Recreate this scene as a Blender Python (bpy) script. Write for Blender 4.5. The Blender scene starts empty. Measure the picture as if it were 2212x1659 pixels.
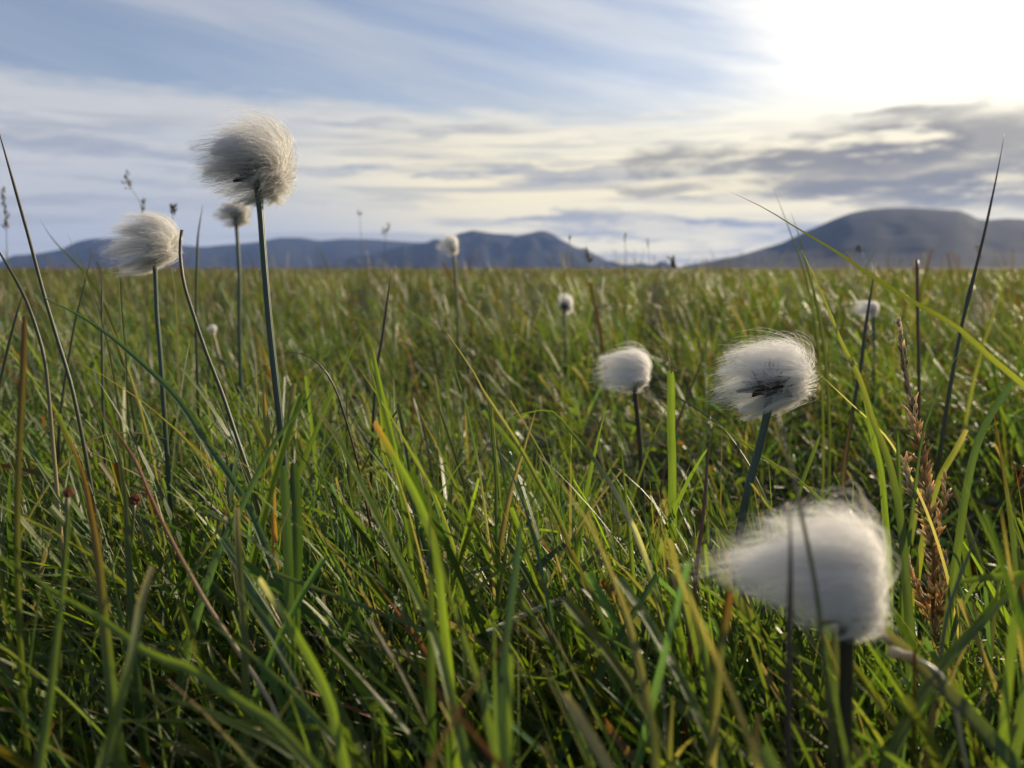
import bpy, math
import numpy as np

rng = np.random.default_rng(11)
scene = bpy.context.scene
COL = scene.collection

# ------------------------------------------------------------------ camera geometry
F, CX, CY = 1805.0, 1106.0, 829.5          # measured on the photo at 2212 px width
PITCH = math.radians(7.9)
H = 0.20
CAM = np.array([0.0, 0.0, H])
FWD = np.array([0.0, math.cos(PITCH), -math.sin(PITCH)])
UPV = np.array([0.0, math.sin(PITCH), math.cos(PITCH)])
RGT = np.array([1.0, 0.0, 0.0])


def ray(x, y):
    return FWD + RGT * ((x - CX) / F) - UPV * ((y - CY) / F)


def P(x, y, d):
    return CAM + d * ray(x, y)


def project(p):
    q = p - CAM
    d = np.maximum(q @ FWD, 1e-4)
    return CX + F * (q @ RGT) / d, CY - F * (q @ UPV) / d, q @ FWD


def azel(x, y):
    v = ray(x, y)
    v = v / np.linalg.norm(v)
    return math.atan2(v[0], v[1]), math.asin(v[2])


DIP = P(1930, 930, 0.58)[:2]


def gz(x, y):
    """ground height: low tussocks, one shadowy hollow"""
    r = np.sqrt(x * x + y * y)
    fade = np.clip(1.2 - r / 60.0, 0.0, 1.0)
    g = 0.012 * np.sin(7.3 * x + 1.3) * np.cos(6.1 * y + 0.4) + 0.007 * np.sin(17.0 * x + 5.0 * y) \
        + 0.02 * np.sin(1.7 * x + 0.8) * np.sin(1.9 * y + 2.0) + 0.016 * np.sin(3.7 * x + 2.2) * np.sin(4.4 * y + 0.7)
    big = 0.065 * np.sin(.37 * x + 1.0) * np.sin(.31 * y + .4) + 0.037 * np.sin(.93 * x + .2) * np.sin(.71 * y + 1.9)
    g = g + big * np.clip((r - 1.5) / 5.0, 0, 1)
    g = g * fade * np.clip((r - 0.05) / 0.3, 0, 1)
    g = g - 0.085 * np.exp(-((x - DIP[0]) ** 2 + (y - DIP[1]) ** 2) / 0.036)
    return g


# ------------------------------------------------------------------ object helpers
def tag(o, label=None, cat=None, group=None, kind=None):
    if label: o['label'] = label
    if cat: o['category'] = cat
    if group: o['group'] = group
    if kind: o['kind'] = kind
    return o


def empty(name, loc):
    o = bpy.data.objects.new(name, None)
    o.empty_display_size = 0.02
    COL.objects.link(o)
    o.location = [float(c) for c in loc]
    return o


class Geo:
    """collects vertices, quads/tris and per-vertex colour + blade coordinate"""
    def __init__(self):
        self.v, self.q, self.t, self.c, self.b, self.n = [], [], [], [], [], 0

    def add(self, v, q=None, t=None, c=None, b=None):
        v = np.asarray(v, dtype=np.float64).reshape(-1, 3)
        m = len(v)
        self.v.append(v)
        if q is not None and len(q): self.q.append(np.asarray(q) + self.n)
        if t is not None and len(t): self.t.append(np.asarray(t) + self.n)
        c = np.broadcast_to(np.asarray(c if c is not None else (.5, .5, .5), dtype=np.float64), (m, 3))
        self.c.append(c)
        b = np.broadcast_to(np.asarray(b if b is not None else (.5, .5, .5), dtype=np.float64), (m, 3))
        self.b.append(b)
        self.n += m

    def build(self, name, mat, parent=None, origin=(0, 0, 0), smooth=True):
        v = np.concatenate(self.v) - np.asarray(origin, dtype=np.float64)
        q = np.concatenate(self.q) if self.q else np.zeros((0, 4), dtype=np.int64)
        t = np.concatenate(self.t) if self.t else np.zeros((0, 3), dtype=np.int64)
        me = bpy.data.meshes.new(name)
        me.vertices.add(len(v))
        me.vertices.foreach_set('co', v.astype(np.float32).ravel())
        nl = 4 * len(q) + 3 * len(t)
        me.loops.add(nl)
        me.loops.foreach_set('vertex_index', np.concatenate([q.ravel(), t.ravel()]).astype(np.int32))
        me.polygons.add(len(q) + len(t))
        st = np.concatenate([np.arange(len(q)) * 4, 4 * len(q) + np.arange(len(t)) * 3]).astype(np.int32)
        me.polygons.foreach_set('loop_start', st)
        me.polygons.foreach_set('use_smooth', np.full(len(q) + len(t), smooth, dtype=bool))
        me.update(calc_edges=True)
        a = me.attributes.new('col', 'FLOAT_COLOR', 'POINT')
        cc = np.concatenate(self.c)
        a.data.foreach_set('color', np.concatenate([cc, np.ones((len(cc), 1))], axis=1).astype(np.float32).ravel())
        a = me.attributes.new('bl', 'FLOAT_VECTOR', 'POINT')
        a.data.foreach_set('vector', np.concatenate(self.b).astype(np.float32).ravel())
        me.materials.append(mat)
        o = bpy.data.objects.new(name, me)
        COL.objects.link(o)
        if parent is not None:
            o.parent = parent
        elif any(origin):
            o.location = [float(c) for c in origin]
        return o


# ------------------------------------------------------------------ node helper
class NT:
    def __init__(self, tree):
        self.t = tree
        tree.nodes.clear()

    def node(self, kind, **kw):
        n = self.t.nodes.new(kind)
        for k, v in kw.items(): setattr(n, k, v)
        return n

    def put(self, sock, val):
        if isinstance(val, bpy.types.NodeSocket):
            self.t.links.new(val, sock)
        elif val is not None:
            sock.default_value = val

    def m(self, op, a, b=None, c=None, clamp=False):
        n = self.node('ShaderNodeMath', operation=op, use_clamp=clamp)
        self.put(n.inputs[0], a); self.put(n.inputs[1], b)
        if c is not None: self.put(n.inputs[2], c)
        return n.outputs[0]

    def vm(self, op, a, b=None):
        n = self.node('ShaderNodeVectorMath', operation=op)
        self.put(n.inputs[0], a)
        if b is not None: self.put(n.inputs[1], b)
        return n.outputs['Value'] if op in ('DOT_PRODUCT', 'LENGTH', 'DISTANCE') else n.outputs['Vector']

    def xyz(self, x, y, z):
        n = self.node('ShaderNodeCombineXYZ')
        self.put(n.inputs[0], x); self.put(n.inputs[1], y); self.put(n.inputs[2], z)
        return n.outputs[0]

    def sep(self, v):
        n = self.node('ShaderNodeSeparateXYZ')
        self.put(n.inputs[0], v)
        return n.outputs[0], n.outputs[1], n.outputs[2]

    def noise(self, v, scale=1.0, detail=3.0, rough=0.5, dist=0.0):
        n = self.node('ShaderNodeTexNoise')
        if v is not None: self.put(n.inputs['Vector'], v)
        n.inputs['Scale'].default_value = scale
        n.inputs['Detail'].default_value = detail
        n.inputs['Roughness'].default_value = rough
        n.inputs['Distortion'].default_value = dist
        return n.outputs[0]

    def mix(self, f, a, b, blend='MIX'):
        n = self.node('ShaderNodeMix', data_type='RGBA', blend_type=blend)
        self.put(n.inputs[0], f)
        for s, v in ((n.inputs[6], a), (n.inputs[7], b)):
            if isinstance(v, tuple): v = (*v[:3], 1.0)
            self.put(s, v)
        return n.outputs[2]

    def smooth(self, x, lo, hi, to0=0.0, to1=1.0):
        n = self.node('ShaderNodeMapRange', interpolation_type='SMOOTHSTEP')
        self.put(n.inputs[0], x)
        n.inputs[1].default_value = lo; n.inputs[2].default_value = hi
        n.inputs[3].default_value = to0; n.inputs[4].default_value = to1
        return n.outputs[0]

    def attr(self, name):
        return self.node('ShaderNodeAttribute', attribute_name=name)


def material(name):
    m = bpy.data.materials.new(name)
    m.use_nodes = True
    return m, NT(m.node_tree)


# ------------------------------------------------------------------ materials
def leaf_material(name, trans=0.48, rough=0.38, spec=0.5, tint=(1.38, 1.45, 0.50)):
    m, n = material(name)
    out = n.node('ShaderNodeOutputMaterial')
    c = n.attr('col').outputs['Color']
    b = n.attr('bl').outputs['Vector']
    u, v, r = n.sep(b)
    stripe = n.m('SINE', n.m('MULTIPLY', u, 44.0))
    vv = n.m('ADD', v, n.m('MULTIPLY', r, 40.0))
    blot = n.noise(n.xyz(n.m('MULTIPLY', u, 2.0), n.m('MULTIPLY', vv, 9.0), n.m('MULTIPLY', r, 90.0)), 1.0, 3.0, 0.6)
    f = n.m('ADD', n.m('MULTIPLY', stripe, 0.20), n.m('MULTIPLY_ADD', blot, 0.9, 0.55))
    spots = n.smooth(n.noise(n.xyz(n.m('MULTIPLY', u, 6.0), n.m('MULTIPLY', vv, 45.0), 3.0), 1.0, 1.0), 0.66, 0.74)
    col = n.vm('MULTIPLY', c, n.xyz(f, f, f))
    col = n.mix(n.m('MULTIPLY', spots, 0.45), col, (0.13, 0.075, 0.02))
    p = n.node('ShaderNodeBsdfPrincipled')
    n.put(p.inputs['Base Color'], col)
    p.inputs['Roughness'].default_value = rough
    p.inputs['Specular IOR Level'].default_value = spec
    bump = n.node('ShaderNodeBump')
    bump.inputs['Strength'].default_value = 0.25
    bump.inputs['Distance'].default_value = 0.0003
    n.put(bump.inputs['Height'], stripe)
    n.put(p.inputs['Normal'], bump.outputs[0])
    t = n.node('ShaderNodeBsdfTranslucent')
    n.put(t.inputs['Color'], n.vm('MULTIPLY', col, tint))
    mx = n.node('ShaderNodeMixShader')
    mx.inputs[0].default_value = trans
    n.put(mx.inputs[1], p.outputs[0]); n.put(mx.inputs[2], t.outputs[0])
    n.put(out.inputs[0], mx.outputs[0])
    return m


M_LEAF = leaf_material('grass_leaf')
M_STEM = leaf_material('rush_stem', trans=0.1, rough=0.38, spec=0.5, tint=(1.3, 1.2, .6))
M_DRY = leaf_material('dry_chaff', trans=0.3, rough=0.7, spec=0.2, tint=(1.1, 1.0, .85))


def cotton_material():
    m, n = material('cotton_hair')
    out = n.node('ShaderNodeOutputMaterial')
    c = n.attr('col').outputs['Color']
    d = n.node('ShaderNodeBsdfDiffuse'); n.put(d.inputs[0], c)
    t = n.node('ShaderNodeBsdfTranslucent'); n.put(t.inputs[0], n.vm('MULTIPLY', c, (1.0, 0.985, 0.955)))
    g = n.node('ShaderNodeBsdfGlossy')
    g.inputs['Roughness'].default_value = 0.4
    g.inputs[0].default_value = (.9, .88, .82, 1)
    mx = n.node('ShaderNodeMixShader'); mx.inputs[0].default_value = 0.58
    n.put(mx.inputs[1], d.outputs[0]); n.put(mx.inputs[2], t.outputs[0])
    m2 = n.node('ShaderNodeMixShader'); m2.inputs[0].default_value = 0.06
    n.put(m2.inputs[1], mx.outputs[0]); n.put(m2.inputs[2], g.outputs[0])
    n.put(out.inputs[0], m2.outputs[0])
    return m


M_HAIR = cotton_material()


def ground_material():
    m, n = material('boggy_ground')
    out = n.node('ShaderNodeOutputMaterial')
    p = n.node('ShaderNodeBsdfPrincipled')
    pos = n.node('ShaderNodeNewGeometry').outputs['Position']
    r = n.vm('LENGTH', pos)
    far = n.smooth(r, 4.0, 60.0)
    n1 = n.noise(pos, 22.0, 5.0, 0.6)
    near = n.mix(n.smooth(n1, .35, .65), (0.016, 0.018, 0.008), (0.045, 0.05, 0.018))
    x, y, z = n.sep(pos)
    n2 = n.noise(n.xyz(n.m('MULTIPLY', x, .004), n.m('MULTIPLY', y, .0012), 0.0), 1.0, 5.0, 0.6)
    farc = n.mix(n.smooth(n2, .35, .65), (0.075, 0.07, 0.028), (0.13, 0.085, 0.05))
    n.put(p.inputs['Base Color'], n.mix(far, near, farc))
    p.inputs['Roughness'].default_value = 0.9
    p.inputs['Specular IOR Level'].default_value = 0.1
    bump = n.node('ShaderNodeBump'); bump.inputs['Strength'].default_value = 0.6
    bump.inputs['Distance'].default_value = 0.01
    n.put(bump.inputs['Height'], n1); n.put(p.inputs['Normal'], bump.outputs[0])
    n.put(out.inputs[0], p.outputs[0])
    return m


def hill_material():
    m, n = material('heather_hill')
    out = n.node('ShaderNodeOutputMaterial')
    p = n.node('ShaderNodeBsdfPrincipled')
    pos = n.node('ShaderNodeNewGeometry').outputs['Position']
    a = n.noise(pos, 0.004, 6.0, 0.6)
    col = n.mix(n.smooth(a, .35, .68), (0.016, 0.017, 0.018), (0.023, 0.0225, 0.022))
    n.put(p.inputs['Base Color'], col)
    p.inputs['Roughness'].default_value = 0.95
    p.inputs['Specular IOR Level'].default_value = 0.05
    n.put(out.inputs[0], p.outputs[0])
    return m


M_GROUND, M_HILL = ground_material(), hill_material()

# ------------------------------------------------------------------ light, sky, camera
SUN_AZ, SUN_EL = math.radians(50), math.radians(17)      # azimuth clockwise from the view axis (+Y)
world = bpy.data.worlds.new('World')
scene.world = world
world.use_nodes = True
SKY = 0.10


def build_world():
    n = NT(world.node_tree)
    out = n.node('ShaderNodeOutputWorld')
    bg = n.node('ShaderNodeBackground')
    bg.inputs['Strength'].default_value = SKY * 0.70
    sky = n.node('ShaderNodeTexSky', sky_type='NISHITA')
    sky.sun_disc = False
    sky.sun_elevation = SUN_EL
    sky.sun_rotation = SUN_AZ
    sky.altitude = 50
    sky.air_density = 1.0
    sky.dust_density = 0.6
    sky.ozone_density = 2.0
    g = n.node('ShaderNodeTexCoord').outputs['Generated']
    d = n.vm('NORMALIZE', g)
    x, y, z = n.sep(d)
    az = n.m('ARCTAN2', x, y)
    el = n.m('ARCSINE', z)
    # wind streaked distortion
    w1 = n.noise(n.xyz(n.m('MULTIPLY', az, 9.0), n.m('MULTIPLY', el, 38.0), 1.7), 1.0, 4.0, 0.6)
    w2 = n.noise(n.xyz(n.m('MULTIPLY', az, 12.0), n.m('MULTIPLY', el, 60.0), 8.3), 1.0, 4.0, 0.55)
    azd = n.m('ADD', az, n.m('MULTIPLY_ADD', w1, 0.16, -0.08))
    eld = n.m('ADD', el, n.m('MULTIPLY_ADD', w2, 0.042, -0.021))
    # bright part of the sky around the veiled sun (a little above and right of the frame)
    ga, ge = azel(2130, 110)
    gdir = (math.sin(ga) * math.cos(ge), math.cos(ga) * math.cos(ge), math.sin(ge))
    dist = n.m('ARCCOSINE', n.m('MINIMUM', n.vm('DOT_PRODUCT', d, gdir), 0.99999))
    gn = n.noise(n.xyz(n.m('ADD', n.m('MULTIPLY', az, 5.0), n.m('MULTIPLY', el, 4.0)), n.m('ADD', n.m('MULTIPLY', el, 24.0), n.m('MULTIPLY', az, 4.0)), 6.6), 1.0, 5.0, 0.6, 0.4)
    gd = n.m('MULTIPLY', dist, n.m('MULTIPLY_ADD', gn, 1.3, 0.32))
    glow = n.m('EXPONENT', n.m('MULTIPLY', n.m('POWER', n.m('DIVIDE', gd, 0.36), 2.0), -1.0))
    cloud = n.mix(glow, (0.575, 0.585, 0.61), (1.35, 1.29, 1.12))
    # the sky away from the sun is dimmer
    cloud = n.mix(n.smooth(dist, 1.15, 2.0), cloud, (0.36, 0.41, 0.52))
    # low sky to the right is cream
    low = n.m('MULTIPLY', n.smooth(el, 0.22, 0.09), n.smooth(az, -0.42, -0.02))
    cloud = n.mix(n.m('MULTIPLY', low, 0.9), cloud, (1.02, 0.93, 0.68))
    # low sky to the left is dull blue grey
    lowl = n.m('MULTIPLY', n.smooth(el, 0.13, 0.01), n.smooth(az, 0.02, -0.25))
    cloud = n.mix(n.m('MULTIPLY', lowl, 0.65), cloud, (0.49, 0.515, 0.56))
    # slanted cirrus, upper sky
    s1 = n.m('ADD', n.m('MULTIPLY', az, 2.2), n.m('MULTIPLY', el, 1.2))
    s2 = n.m('ADD', n.m('MULTIPLY', el, 22.0), n.m('MULTIPLY', az, 4.6))
    cir = n.noise(n.xyz(s1, s2, 4.1), 1.0, 6.0, 0.58, 0.5)
    cir2 = n.noise(n.xyz(n.m('MULTIPLY', s1, 0.9), n.m('MULTIPLY', s2, 0.45), 9.6), 1.0, 3.0, 0.5)
    thin = n.m('MULTIPLY_ADD', n.smooth(n.m('MULTIPLY_ADD', cir, 0.55, n.m('MULTIPLY', cir2, 0.45)), .36, .70), 0.52, 0.20)
    # denser flat veil below about 12 degrees
    edge = n.m('MULTIPLY_ADD', az, 0.03, eld)
    veil = n.smooth(edge, 0.196, 0.162)
    st = n.noise(n.xyz(n.m('MULTIPLY', az, 3.0), n.m('MULTIPLY', el, 50.0), 2.2), 1.0, 5.0, 0.6, 0.3)
    veil_d = n.m('MULTIPLY', veil, n.smooth(st, 0.26, 0.5, 0.72, 1.0))
    cov = n.m('MAXIMUM', n.m('MAXIMUM', thin, veil_d), n.smooth(n.m('MULTIPLY_ADD', cir2, 0.6, n.m('MULTIPLY_ADD', cir, 0.3, glow)), 0.55, 1.5))
    blue = n.mix(1.0, sky.outputs[0], (0.95, 0.96, 1.10), 'MULTIPLY')
    col = n.mix(cov, blue, n.mix(1.0, cloud, (1 / SKY,) * 3, 'MULTIPLY'))
    # grey streaks through the veil
    st2 = n.noise(n.xyz(n.m('MULTIPLY', az, 4.0), n.m('MULTIPLY', el, 70.0), 12.2), 1.0, 4.0, 0.55, 0.3)
    gs = n.m('MULTIPLY', n.smooth(st2, 0.49, 0.64), n.smooth(el, 0.20, 0.14))
    gs = n.m('MULTIPLY', gs, n.m('MULTIPLY_ADD', glow, -0.8, 0.85))
    col = n.mix(gs, col, tuple(c / SKY for c in (0.46, 0.47, 0.50)))
    # separate darker stratocumulus: centre and half-size measured on the photo
    greys = [(1440, 348, 90, 34, .8), (1590, 352, 150, 36, .85), (1760, 338, 170, 40, .95), (1960, 318, 190, 52, 1.0),
             (2010, 262, 110, 34, .7), (2150, 300, 110, 44, .85), (1985, 231, 80, 9, .75), (1850, 402, 200, 30, 1.0),
             (2090, 402, 200, 34, 1.0), (1440, 410, 100, 9, .7), (2260, 380, 150, 60, .9), (2420, 330, 200, 50, .8)]
    blues = [(1290, 472, 200, 13, .8), (1460, 494, 240, 20, 1.0), (1640, 505, 130, 26, .95), (1500, 560, 260, 14, .6),
             (900, 371, 330, 11, .8), (1300, 379, 190, 14, .7), (870, 272, 190, 11, .6), (1230, 312, 110, 6, .3),
             (230, 322, 220, 15, .75), (30, 303, 150, 10, .7), (120, 262, 210, 8, .4), (240, 434, 240, 12, .5),
             (520, 372, 180, 8, .4), (1100, 348, 300, 8, .3), (700, 430, 300, 9, .25), (330, 395, 160, 7, .3)]
    tex = n.m('MULTIPLY_ADD', w1, 1.1, n.m('MULTIPLY', w2, 0.5))

    def blobs(lst, lo, hi, fl):
        acc = None
        for (bx, by, rx, ry, s) in lst:
            a0, e0 = azel(bx, by)
            ra, re = rx / F * 1.15, ry / F * 1.2
            p = n.m('MULTIPLY', n.m('SUBTRACT', azd, a0), 1 / ra)
            q = n.m('MULTIPLY', n.m('SUBTRACT', eld, e0), 1 / re)
            r2 = n.m('MULTIPLY_ADD', p, p, n.m('MULTIPLY', q, q))
            k = n.m('MULTIPLY', n.smooth(r2, 1.5, 0.1), s)
            acc = k if acc is None else n.m('MAXIMUM', acc, k)
        return n.m('MULTIPLY', acc, n.smooth(tex, lo, hi, fl, 1.0), clamp=True)
    col = n.mix(n.m('MULTIPLY', low, 0.45), col, n.mix(1.0, col, (1.10, 0.99, 0.74), 'MULTIPLY'))
    kb = blobs(blues, 0.58, 0.86, 0.25)
    bluec = n.mix(n.smooth(az, -0.25, 0.1), (0.33, 0.37, 0.46), (0.25, 0.285, 0.37))
    col = n.mix(kb, col, n.mix(1.0, bluec, (1 / SKY,) * 3, 'MULTIPLY'))
    kg = blobs(greys, 0.60, 0.84, 0.08)
    col = n.mix(kg, col, tuple(c / SKY for c in (0.255, 0.245, 0.238)))
    n.put(bg.inputs['Color'], col)
    n.put(out.inputs[0], bg.outputs[0])


build_world()

sun = bpy.data.lights.new('sun', 'SUN')
sun.energy = 5.0
sun.angle = math.radians(0.5)
sun.color = (1.0, 0.83, 0.58)
so = bpy.data.objects.new('sun', sun)
COL.objects.link(so)
so.rotation_euler = (math.pi / 2 - SUN_EL, 0, math.pi - SUN_AZ)

cam = bpy.data.cameras.new('camera')
co = bpy.data.objects.new('camera', cam)
COL.objects.link(co)
co.location = (0, 0, H)
co.rotation_euler = (math.pi / 2 - PITCH, 0, 0)
cam.sensor_width = 36.0
cam.lens = 36.0 * F / 2212.0
cam.clip_start = 0.005
cam.clip_end = 60000
cam.dof.use_dof = True
cam.dof.focus_distance = 0.32
cam.dof.aperture_fstop = 14.5
cam.dof.aperture_blades = 0
scene.camera = co

scene.view_settings.view_transform = 'Standard'
scene.view_settings.look = 'None'
scene.view_settings.gamma = 1.0
scene.view_settings.exposure = 0.62
cy = scene.cycles
cy.max_bounces = 10
cy.diffuse_bounces = 6
cy.glossy_bounces = 2
cy.transmission_bounces = 8
cy.transparent_max_bounces = 4
cy.volume_bounces = 0
cy.caustics_reflective = False
cy.caustics_refractive = False
cy.sample_clamp_indirect = 4.0
cy.use_denoising = True
cy.use_adaptive_sampling = True
cy.adaptive_threshold = 0.01


# ------------------------------------------------------------------ ground and hills
def make_ground():
    g = Geo()
    rr = np.concatenate([[0.0], np.linspace(.06, 3.0, 60), np.geomspace(3.2, 15500, 70)])
    na = 180
    aa = np.linspace(0, 2 * np.pi, na, endpoint=False)
    R, A = np.meshgrid(rr, aa, indexing='ij')
    X, Y = R * np.sin(A), R * np.cos(A)
    Z = gz(X, Y)
    i, j = np.meshgrid(np.arange(len(rr) - 1), np.arange(na), indexing='ij')
    k = (j + 1) % na
    q = np.stack([i * na + j, (i + 1) * na + j, (i + 1) * na + k, i * na + k], axis=-1).reshape(-1, 4)
    q = q[:, ::-1]
    g.add(np.stack([X, Y, Z], -1), q[na:], None)
    # centre fan
    jj = np.arange(na)
    g.q.append(np.stack([jj * 0, jj + na, (jj + 1) % na + na, jj * 0 + 1], -1)[:, [0, 3, 2, 1]][:0])
    g.t.append(np.stack([jj * 0, (jj + 1) % na + na, jj + na], -1))
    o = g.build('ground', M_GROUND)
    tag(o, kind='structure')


make_ground()


def smooth_noise(n, scale, seed):
    r = np.random.default_rng(seed)
    k = max(4, int(n / scale))
    pts = r.normal(size=k)
    xs = np.linspace(0, k - 1, n)
    i = np.clip(xs.astype(int), 0, k - 2)
    f = xs - i
    f = f * f * (3 - 2 * f)
    return pts[i] * (1 - f) + pts[i + 1] * f


def hill(name, prof, dist, front, back, seed, rough=1.0):
    """real terrain: ridge line at the distance dist, long front slope with gullies, back slope"""
    prof = np.array(prof, dtype=float)
    n = 240
    xs = np.linspace(prof[0, 0], prof[-1, 0], n)
    ys = np.interp(xs, prof[:, 0], prof[:, 1])
    ker = np.array([0, 1, 2, 1, 0.]) / 4
    ys = np.convolve(np.pad(ys, 2, mode='edge'), ker, 'valid')
    azs, els = np.array([azel(a, b) for a, b in zip(xs, ys)]).T
    hh = np.maximum(dist * np.tan(els), 0) + rough * 3.0 * smooth_noise(n, 5, seed)
    hh = np.maximum(hh, -2)
    vs = np.concatenate([np.linspace(0, 1, 36), 1 + np.linspace(0.06, 1, 14)])
    V = []
    base = smooth_noise(n, 9, seed + 1)
    for v in vs:
        if v <= 1:
            r = dist - front * (1 - v)
            f = v ** 1.5 * 0.55 + 0.45 * (v * v * (3 - 2 * v))
            bump = rough * hh.max() * 0.05 * (base + 0.6 * smooth_noise(n, 6, seed + 3 + int(v * 6))) * v * (1 - v) * 4
        else:
            r = dist + back * (v - 1)
            u = v - 1
            f = 1 - u * u * (3 - 2 * u)
            bump = 0
        z = hh * f + bump - 3.0 * (v in (0.0, 2.0))
        V.append(np.stack([r * np.sin(azs), r * np.cos(azs), z], -1))
    V = np.array(V)
    i, j = np.meshgrid(np.arange(len(vs) - 1), np.arange(n - 1), indexing='ij')
    q = np.stack([i * n + j, i * n + j + 1, (i + 1) * n + j + 1, (i + 1) * n + j], -1).reshape(-1, 4)
    g = Geo()
    g.add(V, q)
    tag(g.build(name, M_HILL), kind='structure')


hill('hills', [(-700, 560), (-300, 545), (-100, 560), (0, 566), (25, 552), (80, 548), (130, 540), (165, 522), (200, 515), (250, 516),
               (330, 522), (400, 530), (440, 534), (500, 528), (560, 522), (600, 514), (650, 513), (690, 520), (740, 516), (800, 517),
               (880, 523), (950, 524), (1020, 530), (1100, 540), (1200, 555), (1300, 570), (1420, 580)], 13000, 3500, 1800, 3)
hill('hills', [(640, 580), (720, 565), (800, 549), (870, 532), (920, 523), (960, 516), (1000, 503), (1022, 497), (1060, 504), (1110, 508), (1130, 507),
               (1155, 500), (1178, 499), (1195, 506), (1215, 519), (1250, 536), (1272, 542), (1300, 558), (1340, 570), (1400, 577), (1470, 583)],
     9500, 2200, 1500, 14, 1.5)
hill('hills', [(1380, 584), (1440, 580), (1500, 571), (1560, 560), (1620, 546), (1690, 524), (1745, 498), (1800, 474), (1840, 460), (1880, 452),
               (1920, 449), (1980, 449), (2040, 453), (2070, 455), (2095, 463), (2113, 474), (2135, 475), (2170, 471), (2212, 473), (2290, 480),
               (2400, 498), (2600, 540), (2800, 578)], 6000, 2200, 1500, 25, 0.4)


def make_haze():
    m, n = material('haze_air')
    out = n.node('ShaderNodeOutputMaterial')
    p = n.node('ShaderNodeVolumePrincipled')
    p.inputs['Color'].default_value = (0.30, 0.48, 1.0, 1)
    p.inputs['Density'].default_value = HAZE
    p.inputs['Anisotropy'].default_value = 0.2
    n.put(out.inputs['Volume'], p.outputs[0])
    g = Geo()
    a, zb, zt = 16500.0, -2.0, 760.0
    v = [(sx * a, sy * a, z) for z in (zb, zt) for sx, sy in ((-1, -1), (1, -1), (1, 1), (-1, 1))]
    q = [(3, 2, 1, 0), (4, 5, 6, 7), (0, 1, 5, 4), (1, 2, 6, 5), (2, 3, 7, 6), (3, 0, 4, 7)]
    g.add(v, q)
    tag(g.build('haze', m, smooth=False), kind='stuff')


HAZE = 3.2e-5
make_haze()

# ------------------------------------------------------------------ plant colours (albedo)
C = dict(
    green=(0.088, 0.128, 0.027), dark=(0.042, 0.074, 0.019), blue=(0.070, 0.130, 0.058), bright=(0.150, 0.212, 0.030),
    yellow=(0.19, 0.205, 0.048), olive=(0.085, 0.10, 0.026), straw=(0.36, 0.29, 0.15), pale=(0.55, 0.50, 0.36), orange=(0.36, 0.19, 0.045),
    rust=(0.22, 0.085, 0.025), red=(0.15, 0.045, 0.03), brown=(0.10, 0.055, 0.03), rush=(0.050, 0.062, 0.024), blackish=(0.03, 0.022, 0.015),
    stemblue=(0.042, 0.078, 0.045))


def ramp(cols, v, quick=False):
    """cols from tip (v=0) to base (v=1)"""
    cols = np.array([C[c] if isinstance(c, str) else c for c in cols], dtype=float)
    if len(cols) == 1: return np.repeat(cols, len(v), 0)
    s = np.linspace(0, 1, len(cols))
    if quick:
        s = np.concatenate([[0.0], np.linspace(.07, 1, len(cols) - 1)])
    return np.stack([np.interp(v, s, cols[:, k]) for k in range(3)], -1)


def spline(pts, n):
    """Catmull-Rom through the points, n samples evenly along its length"""
    p = np.array(pts, dtype=float)
    if len(p) == 2: p = np.stack([p[0], (p[0] + p[1]) / 2, p[1]])
    e = np.concatenate([[2 * p[0] - p[1]], p, [2 * p[-1] - p[-2]]])
    out = []
    for i in range(1, len(e) - 2):
        for t in np.linspace(0, 1, 14, endpoint=False):
            a, b, c, d = e[i - 1], e[i], e[i + 1], e[i + 2]
            out.append(.5 * (2 * b + (c - a) * t + (2 * a - 5 * b + 4 * c - d) * t * t + (3 * b - a - 3 * c + d) * t ** 3))
    out.append(p[-1])
    o = np.array(out)
    L = np.concatenate([[0], np.cumsum(np.linalg.norm(np.diff(o, axis=0), axis=1))])
    s = np.linspace(0, L[-1], n)
    return np.stack([np.interp(s, L, o[:, k]) for k in range(3)], -1), s / L[-1]


def trace(px, d0, d1, root=True):
    """pixel path (tip first) at depths d0 (tip) .. d1 -> world path that goes on into the turf"""
    n = len(px)
    pts = [P(x, y, d0 + (d1 - d0) * i / (n - 1)) for i, (x, y) in enumerate(px)]
    seen = n
    if root:
        d = pts[-1] - pts[-2]
        d /= np.linalg.norm(d)
        p = pts[-1]
        for k in range(14):
            if p[2] < gz(p[0], p[1]) - 0.004: break
            d = d * 0.7 + np.array([0, 0.02, -1.0]) * 0.3
            d /= np.linalg.norm(d)
            p = p + d * 0.022
            pts.append(p)
    return np.array(pts)


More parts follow.
